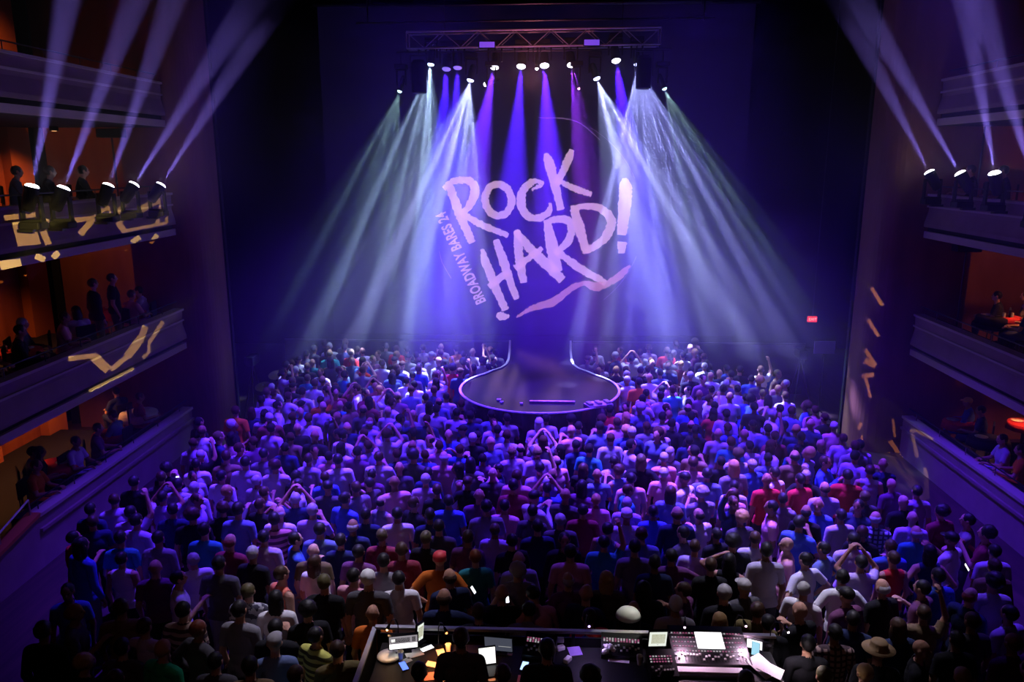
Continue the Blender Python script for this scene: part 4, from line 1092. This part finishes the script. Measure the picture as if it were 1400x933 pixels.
for k, (px, py, lab) in enumerate([(874, 909, 'tall white cup at the end of the lilac-lit console'), (613, 893, 'white cup beside the standing operator'), (548, 903, 'small white cup in front of the white-panel monitor')]):
    p = on_desk(px, py); tag(MB().lathe([(.022, 0), (.034, .11), (.030, .11), (.02, .01)], n=14).build('cup', M['white'], loc=(p.x, p.y, DZ)), lab, 'cup')
for k, (px, py, lab) in enumerate([(552, 912, 'phone glowing blue on the desk near the orange-shirted man'), (717, 912, 'phone with pale blue screen below the blue-glowing console'), (584, 888, 'white-lit phone beside the standing operator')]):
    p = on_desk(px, py); t = empty('phone', (p.x, p.y, DZ), .5-k*.7); tag(t, lab, 'phone')
    MB().box(-.04, .04, -.08, .08, 0, .01, bevel=.003).build('case', M['black'], t); MB().box(-.034, .034, -.072, .072, .010, .012).build('display', screen_mat('phone_screen', [(.1, .2, 1), (.4, .6, 1), (.9, .95, 1)][k], 1.8), t)
def desk_lamp(px, py, yaw, col, e, lab):
    p = on_desk(px, py); t = empty('gooseneck_lamp', (p.x, p.y, DZ), yaw); tag(t, lab, 'lamp')
    MB().lathe([(.04, 0), (.04, .02), (.01, .03)]).build('base', M['black'], t)
    MB().path([(0, 0, 0), (0, 0, .24), (0, -.05, .34), (0, -.14, .38), (0, -.20, .35)], .006).build('neck', M['metal'], t)
    h = MB().tube((0, -.19, .36), (0, -.25, .33), .012, .022).build('shade', M['black'], t)
    MB().ball((0, -.25, .325), .014, 1).build('bulb', screen_mat('bulb', col, 6), h)
    q = Vector((p.x, p.y, DZ))+Matrix.Rotation(yaw, 3, 'Z') @ Vector((0, -.26, .30))
    spot('desk_light', q, q+Matrix.Rotation(yaw, 3, 'Z') @ Vector((0, -.12, -.4)), e*DK, col, 130, .5, .02)
desk_lamp(600, 885, .5, (1, .30, .07), 4.5, 'gooseneck lamp giving orange light beside the standing operator')
desk_lamp(545, 880, -.3, (1, .55, .25), .5, 'gooseneck lamp over the round plate')
desk_lamp(935, 876, -.2, (1, .60, .85), 2.4, 'gooseneck lamp at the rear corner of the large console')
desk_lamp(1004, 874, .2, (1, .62, .88), 2.4, 'gooseneck lamp by the red-lit end of the large console')
desk_lamp(1052, 884, .5, (1, .85, 1), 2.2, 'gooseneck lamp over the large white paper sheets')
desk_lamp(800, 874, .1, (.6, .4, 1), 1.0, 'gooseneck lamp behind the seated black-shirted operator')
# tall black lamp housing standing at the rail, its lit dome made by white colour and an added spot
HX = at_y(859, 840, 8.24).x
t = empty('lamp_housing', (HX, 8.24, 0)); tag(t, 'tall black round housing at the rail with white-lit domed top', 'lamp housing')
MB().lathe([(.15, 0), (.155, .05), (.145, 1.78), (.15, 1.80)], n=28).build('body', M['black'], t)
MB().lathe([(.15, 1.80), (.14, 1.83), (.11, 1.87), (.06, 1.895), (.01, 1.90)], n=28).build('dome', M['white'], t, smooth=True)
spot('dome_light', (HX+.5, 8.8, 3.1), (HX, 8.24, 1.9), 9*DK, (1, .98, .85), 24, .3, .02)
# ---------------------------------------------------------------- hand-placed people: head pixel, clothes
CAT = '''100 838 dark grey|thin|red|tee|hold|-70|1.05
155 833 khaki|short|brown|tee|down|10
113 906 black|short|blond|tee|reach|-40
145 924 plum|short|brown|tee|down|20
197 857 lilac|short|brown|tee|down|-10
221 888 green|bald|brown|tee|down|-20
76 852 black|short|black|long|down|0|1.06
243 791 white|short|black|tee|hold|-60
299 771 dark grey|short|black|tee|down|0
339 809 patterned grey|short|olive|long|down|0
327 834 grey|short|black|tee|down|-10|1.08
282 858 dark grey|short|red|long|hips|-30
375 880 slate blue|cap|grey|tee|down|10|1.04
364 862 black|short|black|tee|phone|0
372 790 coral|short|brown|vest|down|-40
411 835 black|curly|black|tee|down|20
258 846 striped brown and white|short|black|tee|down|0
443 797 black|short|olive|tee|down|0|1.05
428 754 olive|bald|brown|tee|down|0
503 791 dark grey|short|white|tee|down|0|1.1
484 793 pink|short|black|tee|phone|-20
545 792 white|short|black|tee|down|10
517 768 grey|short|black|tee|down|0|1.03
431 868 striped yellow and green|short|black|tee|hold|-30
461 889 olive|short|brown|tee|reach|20
500 864 orange|bald|brown|tee|down|0
549 752 maroon|short|brown|long|down|10
522 733 maroon|short|olive|tee|down|0
490 755 plum|short|black|tee|down|-10
482 720 navy|thin|grey|long|down|0
446 722 slate blue|short|black|long|down|0
427 698 lilac|short|grey|tee|phone|0
543 703 white|short|black|tee|down|10
507 706 navy|short|black|tee|down|0
601 765 orange|cap|bright red|tee|hips|0
607 818 navy|thin|brown|long|reach|0|1.05
650 762 teal|short|red|tee|down|10
686 812 black|bald|brown|tee|phone|0
717 828 grey|short|black|tee|lean|-10
728 806 pink|short|black|long|lean|20
780 755 pink|short|black|tee|down|0|1.03
777 794 plum|thin|grey|long|down|10
801 812 navy|bald|brown|long|down|-20|1.04
812 792 dark grey|long|blond|long|down|0
826 742 teal|short|black|tee|raise|-10
868 748 grey|short|black|tee|down|0
890 757 plum|short|black|long|reach|0
880 806 black|long|black|long|down|10
911 807 plum|short|brown|tee|hold|60
924 827 pale grey|short|white|tee|down|0|1.05
877 826 navy|thin|grey|tee|down|-10
832 832 red|short|black|tee|down|20
966 806 black|short|grey|long|down|10|1.04
967 845 black|long|blond|tee|down|0
972 773 black|short|brown|long|down|0
1018 803 dark grey|cap|grey|tee|down|20
1004 822 olive|short|brown|tee|hold|-30
1048 753 pale grey|short|black|tee|down|0|1.06
1022 772 black|long|black|vest|brow|-20
1077 745 pink|bald|brown|tee|hold|80
1086 762 white|short|black|tee|hips|30
1065 833 black|bald|brown|long|hold|30
1003 746 black|curly|black|tee|down|0
987 748 lilac|short|brown|tee|down|-20
1119 751 slate blue|short|black|long|hips|40
1094 765 pale grey|short|brown|long|down|-10
1122 862 brown checked|short|black|long|down|0
1111 925 khaki|short|olive|tee|down|10
1152 790 white|short|black|tee|hips|0
1193 800 black|thin|grey|tee|down|20
1201 893 black|hat|straw|long|down|-10
1183 921 black|short|blond|tee|down|10
1249 804 plum|short|black|tee|hold|40
1228 857 navy|long|brown|tee|down|10
1252 884 black|bald|brown|long|down|-120
1286 808 navy|thin|red|tee|down|-60
1272 795 blue|short|black|tee|down|10
1343 802 pale grey|curly|black|tee|down|0|1.05
1316 926 dark grey|short|blond|tee|down|0
1386 880 plum|short|red|tee|down|10
1254 672 lilac|short|black|tee|down|0
1248 709 lilac|bald|brown|tee|down|-10
1287 700 maroon|curly|black|tee|down|20
1314 708 grey|short|black|tee|crossed|60
1349 730 maroon|curly|black|tee|phone|50
1222 764 red|short|brown|vest|down|10
1197 709 blue and white checked|thin|grey|tee|down|-20
1157 740 lilac|short|black|tee|down|0
1150 705 pale grey|short|black|tee|down|10
1119 690 blue|thin|grey|tee|down|150
1128 668 lilac|thin|brown|tee|down|0
1106 660 red|short|black|tee|down|20
1183 697 navy|short|black|long|down|140
1212 755 blue|short|brown|tee|hold|0
1268 755 navy|long|black|vest|hips|0
1183 770 lilac|short|black|tee|clap|0
156 684 lilac|short|brown|tee|crossed|30
130 695 navy|short|black|tee|down|0
100 736 red|short|black|tee|hold|-40
222 680 lilac|short|black|tee|clap|0
236 697 navy|short|black|long|down|10
243 662 pale grey|short|black|tee|down|0
258 703 black|curly|brown|tee|down|10
216 736 grey|short|black|long|down|0
192 735 teal|short|black|tee|down|10
186 712 lilac|short|black|tee|down|-10
183 659 black|short|black|tee|down|0
200 660 dark grey|short|brown|tee|down|20
212 777 plum|bald|brown|tee|down|10
325 697 slate blue|short|black|tee|down|0|1.08
279 725 teal|short|black|tee|down|0|1.05
314 741 maroon|thin|red|tee|down|-10
331 740 lilac|short|black|tee|down|0
345 757 black|short|grey|tee|down|-10
373 712 striped red and grey|short|black|tee|down|20|1.05
388 748 blue|short|black|tee|hold|-60
398 706 white|thin|grey|tee|down|0
424 738 navy|short|black|tee|down|0
815 684 pink|short|blond|tee|down|0
852 688 lilac|short|grey|tee|down|-10
857 705 pale grey|cap|white|tee|down|0|1.03
926 703 navy|thin|brown|long|down|0|1.06
797 698 maroon|short|black|tee|down|0
863 655 pink|short|black|tee|down|10
893 700 blue|short|black|tee|down|0
829 728 grey|short|black|vest|hold|-30
877 731 slate blue|short|brown|tee|down|0
702 664 maroon|short|black|tee|down|0|1.05
690 692 pink|short|black|tee|down|-10
665 693 grey|short|black|tee|down|10|1.06
582 656 lilac|short|grey|tee|down|0
655 678 plum|bald|brown|tee|down|0
644 683 blue|short|black|tee|down|0
610 680 black|short|brown|tee|down|0
748 668 blue|short|black|tee|clap|0
738 640 lilac|short|black|tee|raise|10
905 757 navy|short|black|tee|down|0
945 738 dark grey|short|black|long|reach|40
600 720 dark grey|short|black|tee|down|0
575 710 navy|short|black|tee|down|10
640 735 plum|short|brown|tee|down|-10
735 720 navy|short|black|tee|down|10
760 715 dark grey|short|grey|tee|down|0
700 740 black|short|black|tee|down|20
1085 905 black|short|black|long|down|0
1165 860 navy|short|black|tee|down|-20
1330 850 dark grey|short|brown|tee|down|10
1300 870 black|short|black|tee|down|0
1360 775 khaki|short|brown|long|down|0
340 910 khaki|short|black|tee|down|10
300 905 dark grey|short|black|long|down|0
390 925 teal|short|brown|tee|down|-20
180 905 dark grey|short|black|tee|down|0
645 852 black|short|brown|tee|down|0'''
OPER = [  # head pixel, x, clothes, standing / seated, floor height
 (630, 873, 'dark grey', 'short', 'brown', 'tee', 'down', 0, 1), (572, 922, 'black', 'short', 'black', 'tee', 'seated', 0, 1), (690, 915, 'black', 'short', 'brown', 'tee', 'seated', 10, 1),
 (748, 888, 'black', 'short', 'black', 'long', 'down', 0, 1), (805, 900, 'black', 'curly', 'black', 'long', 'seated', 0, 1), (1008, 908, 'black', 'short', 'brown', 'long', 'seated', -20, 1), (1075, 880, 'black', 'short', 'black', 'long', 'down', 0, 0)]
placed = [(HX, 8.24)]   # (x, y)
rp = random.Random(5)
def add_person(px, py, sh, hr, hc, sl, ps, face, sc_, zone=None, full=True):
    p = at_z(px, py, 1.655*sc_)
    x, y = p.x, p.y
    if ps == 'lean': y -= .3
    if -2.2 < x < 2.98 and y < 8.36:
        if y > 7.9 or -1.6 < x < 2.4: y = 8.36+rp.uniform(0, .12)
        elif x < 0: x = -2.26
        else: x = 3.02
    for _ in range(300):                               # keep bodies apart
        bad = False
        for (qx, qy) in placed:
            d = math.hypot((x-qx)/1.22, (y-qy)/.92)
            if d < .41:
                k = (.42-d); ux, uy = ((x-qx)/d/1.1, (y-qy)/d/1.1) if d > 1e-3 else (1, 0); x += ux*k+rp.uniform(-.03, .03); y += uy*k+rp.uniform(-.03, .03); bad = True
                if -2.2 < x < 2.98 and y < 8.36: y = 8.38
        if not bad: break
    o = make_person((x, y, 0), math.radians(face), ps, sh, hr, hc, sl, skin=rp.choice((0, 0, 1, 1, 2, 3, 5)) if hr != 'bald' else rp.choice((0, 1, 3)), trou=rp.randrange(6), scale=sc_, parts='full' if (full and y < 9.6) else 'mid', width=rp.uniform(.95, 1.08))
    placed.append((x, y)); hw, sw = words_of(sh, hr, hc, sl)
    ALLP.append(dict(o=o, x=x, y=y, hw=hw, sw=sw, pw=POSE_WORDS[ps], zone=zone, face=face))
    return o, x, y
for (px, py, sh, hr, hc, sl, ps, fc, up_) in OPER:
    zb = PZ if up_ else 0; hz_ = zb+(1.19 if ps == 'seated' else 1.655); p = at_z(px, py, hz_); x, y = p.x, p.y
    if up_: y = min(y, 6.93)
    else: x = max(x, 3.05)
    o = make_person((x, y, zb), math.radians(fc), ps, sh, hr, hc, sl, skin=2 if hc == 'brown' else 1, trou=1, scale=1.0)
    if ps == 'seated': chair(x, y, zb, math.radians(fc), 'black chair under the seated operator with %s' % hair_words(hr, hc) + (' near the sheets' if px > 900 else ' by the plate' if px < 600 else ' in mid-desk'))
    placed.append((x, y)); hw, sw = words_of(sh, hr, hc, sl)
    ALLP.append(dict(o=o, x=x, y=y, hw=hw, sw=sw, pw=POSE_WORDS[ps], zone='working at the control desk' if up_ else 'beside the desk platform', face=fc))
for line in CAT.split('\n'):
    a, b_ = line.split(' ', 2)[:2], line.split(' ', 2)[2].split('|')
    add_person(float(a[0]), float(a[1]), b_[0], b_[1], b_[2], b_[3], b_[4], float(b_[5]), float(b_[6]) if len(b_) > 6 else rp.uniform(.97, 1.03))
placed = [q for q in placed]
# ---- fill the rest of the floor
def in_poly(x, y, P):
    c = False; j = len(P)-1
    for i in range(len(P)):
        if (P[i][1] > y) != (P[j][1] > y) and x < (P[j][0]-P[i][0])*(y-P[i][1])/(P[j][1]-P[i][1])+P[i][0]: c = not c
        j = i
    return c
POLY = [(40, 960), (60, 830), (110, 790), (88, 740), (118, 690), (165, 655), (225, 640), (262, 600), (262, 575), (330, 565), (345, 535), (372, 525), (385, 500), (420, 482), (446, 470), (560, 474), (640, 476), (688, 476),
        (688, 505), (782, 505), (785, 476), (860, 480), (958, 470), (968, 492), (1030, 512), (1050, 500), (1072, 520), (1090, 545), (1132, 560), (1146, 592), (1190, 612), (1222, 640), (1262, 668), (1296, 690), (1362, 735), (1375, 800), (1400, 850), (1410, 960),
        (1075, 960), (1072, 856), (512, 852), (500, 960)]
def blocked(x, y):
    if math.hypot(x-RCX, y-RCY) < RR+.30: return True
    if abs(x-RCX) < 1.25 and y > 19.3: return True
    if -2.3 < x < 3.05 and y < 8.36: return True
    if abs(x) > 8.35 or (abs(x) > 7.6 and y > 18.0): return True
    if y > 23.1: return True
    return False
cells = {}
def near(x, y, r):
    ix, iy = int(x//.5), int(y//.5)
    for a in range(ix-2, ix+3):
        for b2 in range(iy-2, iy+3):
            for (qx, qy) in cells.get((a, b2), ()):
                if ((x-qx)/1.22)**2+((y-qy)/.92)**2 < r*r: return True
    return False
for (x, y) in placed: cells.setdefault((int(x//.5), int(y//.5)), []).append((x, y))
fill = []
rf = random.Random(21)
for _ in range(60000):
    x, y = rf.uniform(-8.3, 8.4), rf.uniform(7.0, 23.2)
    if blocked(x, y): continue
    px, py = proj((x, y, 1.65))
    if not in_poly(px, py, POLY) and not (y < 7.6 and 1075 < px < 1420): continue
    r = .415 if y > 11 else .45
    if px < 330 and py > 760: r = .62
    if 20 < px < 420 and py > 860: r = .72
    if near(x, y, r): continue
    cells.setdefault((int(x//.5), int(y//.5)), []).append((x, y)); fill.append((x, y))
fill.sort(key=lambda q: q[1])
def rnd_look(y):
    sh = rf.choices(['white', 'pale grey', 'lilac', 'grey', 'dark grey', 'black', 'navy', 'blue', 'teal', 'red', 'maroon', 'pink', 'slate blue', 'plum', 'coral', 'khaki', 'orange'],
                    [12, 11, 13, 9, 9, 15, 9, 6, 2, 1.6, 2, 4, 6, 4, .8, 1.5, .6])[0]
    hr = rf.choices(['short', 'thin', 'bald', 'long', 'curly', 'cap', 'bun'], [62, 8, 9, 7, 5, 5, 2])[0]
    hc = rf.choices(['black', 'brown', 'blond', 'grey', 'olive'], [50, 30, 6, 9, 5])[0]
    ps = rf.choices(['down', 'hold', 'phone', 'raise', 'clap', 'crossed', 'hips', 'brow'], [60, 12, 9, 3, 3, 9, 2, 1])[0]
    fc = rf.gauss(0, 22) if rf.random() < .8 else rf.uniform(-180, 180)
    return sh, hr, hc, rf.choices(['tee', 'long', 'vest'], [68, 24, 8])[0], ps, fc
N_IND = 300-len(ALLP)
ind = fill[:max(0, N_IND)]; rest = fill[max(0, N_IND):]
for (x, y) in ind:
    sh, hr, hc, sl, ps, fc = rnd_look(y); s_ = rf.uniform(.94, 1.05)
    o = make_person((x, y, 0), math.radians(fc), ps, sh, hr, hc, sl, skin=rf.choice((0, 0, 1, 2, 3, 5)), trou=rf.randrange(6), scale=s_, parts='mid', width=rf.uniform(.95, 1.06))
    hw, sw = words_of(sh, hr, hc, sl); ALLP.append(dict(o=o, x=x, y=y, hw=hw, sw=sw, pw=POSE_WORDS[ps], zone=None, face=fc))
L = []
for (x, y) in rest:
    sh, hr, hc, sl, ps, fc = rnd_look(y)
    L.append((x, y, math.radians(fc), rf.uniform(.94, 1.05), ps if ps in ('down', 'phone', 'clap', 'raise', 'hold') else 'down', hr, sh, hc, rf.choice((0, 0, 1, 2, 3, 5)), rf.randrange(6)))
crowd = crowd_mesh('distant_crowd', L)
tag(crowd, 'dense mass of small standing people around the runway, lit violet and blue', 'crowd', kind='stuff')
print('CROWD individuals', len(ALLP), 'rest', len(L))

# ---- labels: looks first, then what each stands by
def zone_of(d):
    x, y = d['x'], d['y']
    if d['zone']: return [d['zone']]
    z = []
    if y < 8.3 and x < -2.0: z.append('by the open desk end' if x > -3.4 else 'on the bare floor')
    elif y < 8.3: z.append('by the paper-strewn desk end' if x < 4.3 else 'below the parterre rail')
    elif y < 9.1 and -2.2 < x < 3.0: z.append('at the desk rail')
    elif x < -6.0: z.append('by the lit-stair wall')
    elif x > 6.0: z.append('by the stroke-lit wall')
    elif math.hypot(x-RCX, y-RCY) < 4.0: z.append('near the round runway')
    elif y < 10.4: z.append('in the dark rear rows')
    elif y < 12.4: z.append('in the middle rows')
    else: z.append('in the bright front rows')
    return z
used = {}
def fits(t): return len(t.replace('-', ' ').split()) <= 16 and len(t.split()) <= 16
P_ = ALLP
short = [d['sw'].split(' ')[-1] and d['sw'] for d in P_]
def base(d): return 'person with %s, %s' % (d['hw'], d['sw'])
cnt = {}
for d in P_:
    c = base(d)+', '+d['pw']; cnt[c] = cnt.get(c, 0)+1
for d in P_:
    z = zone_of(d)[0]; near_ = sorted((q for q in P_ if q is not d and not q.get('box') == (not d.get('box'))), key=lambda q: math.hypot(q['x']-d['x'], q['y']-d['y']))[:6]
    hwp = ('bald person' if d['hw'] == 'bald' else 'person with '+d['hw']); hb = hwp+' in '+d['sw']
    cand = [hb+', '+d['pw']+', '+z, hb+', '+z+', '+d['pw']]
    if d['hw'] == 'bald': cand = [hb+', '+d['pw']+', '+z]
    for q in near_:
        dx, dy = q['x']-d['x'], q['y']-d['y']
        rel = ('just behind' if dy > 0 else 'just in front of') if abs(dy) > abs(dx) else ('beside')
        # a person nearer the camera stands behind the one closer to the stage
        qn = ('bald ' if q['hw'] == 'bald' else '')+'one in '+q['sw']
        cand.append('%s in %s %s the %s, %s' % (hwp.replace('person with ', 'person, '), d['sw'], rel, qn, d['pw']))
        cand.append('person in %s, %s, %s the %s with %s' % (d['sw'], d['hw'], rel, qn, q['hw']))
        cand.append('%s in %s %s the %s' % (hwp.replace('person with ', 'person, '), d['sw'], rel, qn))
        cand.append('person in %s %s the %s, %s' % (d['sw'], rel, qn, z))
    ok = None
    cand += ['person in %s near the %s' % (d['sw'], 'one in '+q['sw']) for q in near_]
    for c in cand:
        if c not in used and len(c.replace(',', ' ').split()) <= 15: ok = c; break
    if ok is None:
        print('NOLABEL', cand[:3]); ok = cand[-1]
    used[ok] = 1
    d['o']['label'] = ok; d['o']['category'] = 'person'
    if not d.get('box') and d['zone'] is None: d['o']['group'] = 'people standing in the crowd'
    elif d.get('box'): d['o']['group'] = 'guests in the balcony boxes'
    else: d['o']['group'] = 'operators at the control desk'

# phones lit in the crowd
for k, (px, py, lab) in enumerate([(706, 786, 'phone glowing white in the dark crowd middle'), (693, 819, 'phone glowing beside the bald man in black'), (243, 655, 'phone lit white above the crowd near the box wall'), (1322, 776, 'phone lit in the hands of the maroon-shirted person'), (647, 807, 'dim phone between the dark rear rows and the rail')]):
    p = at_z(px, py, 1.50); t = empty('phone', p, .3*k); tag(t, lab, 'phone')
    mt = Matrix.Rotation(math.radians(-35), 4, 'X')
    MB().box(-.028, .028, 0, .008, -.055, .055, mtx=mt).build('case', M['black'], t); MB().box(-.025, .025, -.002, 0, -.05, .05, mtx=mt).build('display', screen_mat('phone_glow', (.9, .92, 1), 2.2), t)

# ---- wings: camera crew, cymbals, music stand
def tripod(x, y, lab):
    t = empty('tripod_camera', (x, y, 0)); tag(t, lab, 'camera')
    for k in range(3): MB().tube((0, 0, 1.5), (.45*math.cos(2.1*k), .45*math.sin(2.1*k), 0), .018, n=6).build('leg', M['metal'], t)
    MB().box(-.12, .12, -.25, .25, 1.55, 1.80, bevel=.02).build('body', M['black'], t); MB().lathe([(.06, 0), (.07, .16), (.05, .16)], mtx=Matrix.Translation((0, .25, 1.68)) @ Matrix.Rotation(-PI/2, 4, 'X')).build('lens', M['metal'], t)
p = at_z(1118, 575, 0); 
t = empty('music_stand', (p.x, p.y, 0)); tag(t, 'tall stand with a dim board in the dark wing below the exit sign', 'stand')
MB().tube((0, 0, 0), (0, 0, 2.0), .02).build('pole', M['metal'], t); MB().box(-.28, .28, -.02, .02, 1.9, 2.25, bevel=.01).build('board', M['violet'], t)
b = MB()
for k in range(3): b.tube((0, 0, .3), (.35*math.cos(2.1*k), .35*math.sin(2.1*k), 0), .015, n=6)
b.build('foot', M['metal'], t)
p = at_z(1098, 560, 0); tripod(p.x-.2, p.y, 'tripod camera in the dark wing beside the board stand')
p = at_z(352, 575, 0); tripod(p.x-.1, p.y+.2, 'tripod camera in the dark wing beside the cymbals')
for k, (px, py) in enumerate(((360, 528), (371, 540), (378, 512))):
    p = at_z(px, py, 1.15+.15*k); t = empty('cymbal_stand', (p.x, p.y, 0)); tag(t, ['lowest tilted cymbal on its stand in the dark wing', 'middle cymbal on its stand among the crowd edge', 'highest cymbal on its stand nearest the screen'][k], 'cymbal')
    h = 1.15+.15*k; MB().tube((0, 0, .0), (0, 0, h+.05), .012, n=6).build('pole', M['alu'], t)
    MB().lathe([(.22, -.02), (.10, .01), (.03, .03), (.02, .01), (.21, -.03)], n=24, mtx=Matrix.Translation((0, 0, h)) @ Matrix.Rotation(.35, 4, 'X')).build('cymbal', mat('brass', (.6, .45, .2), .3, .9), t)
    b = MB()
    for a in range(3): b.tube((0, 0, .3), (.25*math.cos(2.1*a), .25*math.sin(2.1*a), 0), .01, n=6)
    b.build('foot', M['alu'], t)

for o in bpy.data.objects:
    if o.get('label') and len(str(o['label']).split()) > 16: print('LONG', o.name, o['label'])

# ---------------------------------------------------------------- haze in the hall air
hm = bpy.data.materials.new('haze'); hm.use_nodes = True; nt = hm.node_tree; nt.nodes.remove(nt.nodes['Principled BSDF'])
vs = nt.nodes.new('ShaderNodeVolumeScatter');  vs.inputs['Anisotropy'].default_value = 0.25
vs.inputs['Color'].default_value = (1, 1, 1, 1)
# smoke density shaped to show beams: thick over stage and upper sides, thin over crowd
ge = N(nt, 'ShaderNodeNewGeometry'); sx = N(nt, 'ShaderNodeSeparateXYZ'); nt.links.new(ge.outputs['Position'], sx.inputs[0])
def ramp(out, a, b_):
    m = N(nt, 'ShaderNodeMapRange'); m.interpolation_type = 'SMOOTHSTEP'; nt.links.new(out, m.inputs[0]); m.inputs[1].default_value = min(a, b_); m.inputs[2].default_value = max(a, b_); m.inputs[3].default_value = float(a > b_); m.inputs[4].default_value = float(a < b_); return m.outputs[0]
ax = math_n(nt, 'ABSOLUTE', sx.outputs[0])
r1 = math_n(nt, 'MULTIPLY', math_n(nt, 'MULTIPLY', ramp(sx.outputs[1], 15.5, 19.5), ramp(sx.outputs[2], .5, 3.5)), ramp(sx.outputs[2], 10.3, 9.6))
r1 = math_n(nt, 'MULTIPLY', r1, math_n(nt, 'MULTIPLY_ADD', ramp(sx.outputs[2], 6, 9.5), -.5, 1.0))
r1 = math_n(nt, 'MULTIPLY', r1, ramp(ax, 8.2, 6.0))
r2 = math_n(nt, 'MULTIPLY', math_n(nt, 'MULTIPLY', ramp(sx.outputs[2], 5, 7), ramp(ax, 4.9, 7.2)), ramp(sx.outputs[1], 20, 17))
den = math_n(nt, 'MULTIPLY_ADD', r1, HAZE_STAGE, math_n(nt, 'MULTIPLY_ADD', r2, HAZE_TOP, math_n(nt, 'MULTIPLY', ramp(sx.outputs[2], 6.5, 4.0), HAZE)))
nt.links.new(den, vs.inputs['Density'])
nt.links.new(vs.outputs[0], nt.nodes['Material Output'].inputs['Volume'])
hz = MB().box(-8.6, 8.6, 9.0, 18.4, 1.95, 13.6).box(-7.7, 7.7, 18.41, 24.25, 1.95, 13.6).build('stage_haze', hm); tag(hz, 'thin smoke haze filling the air over the crowd and showing the beams', 'haze', kind='stuff')
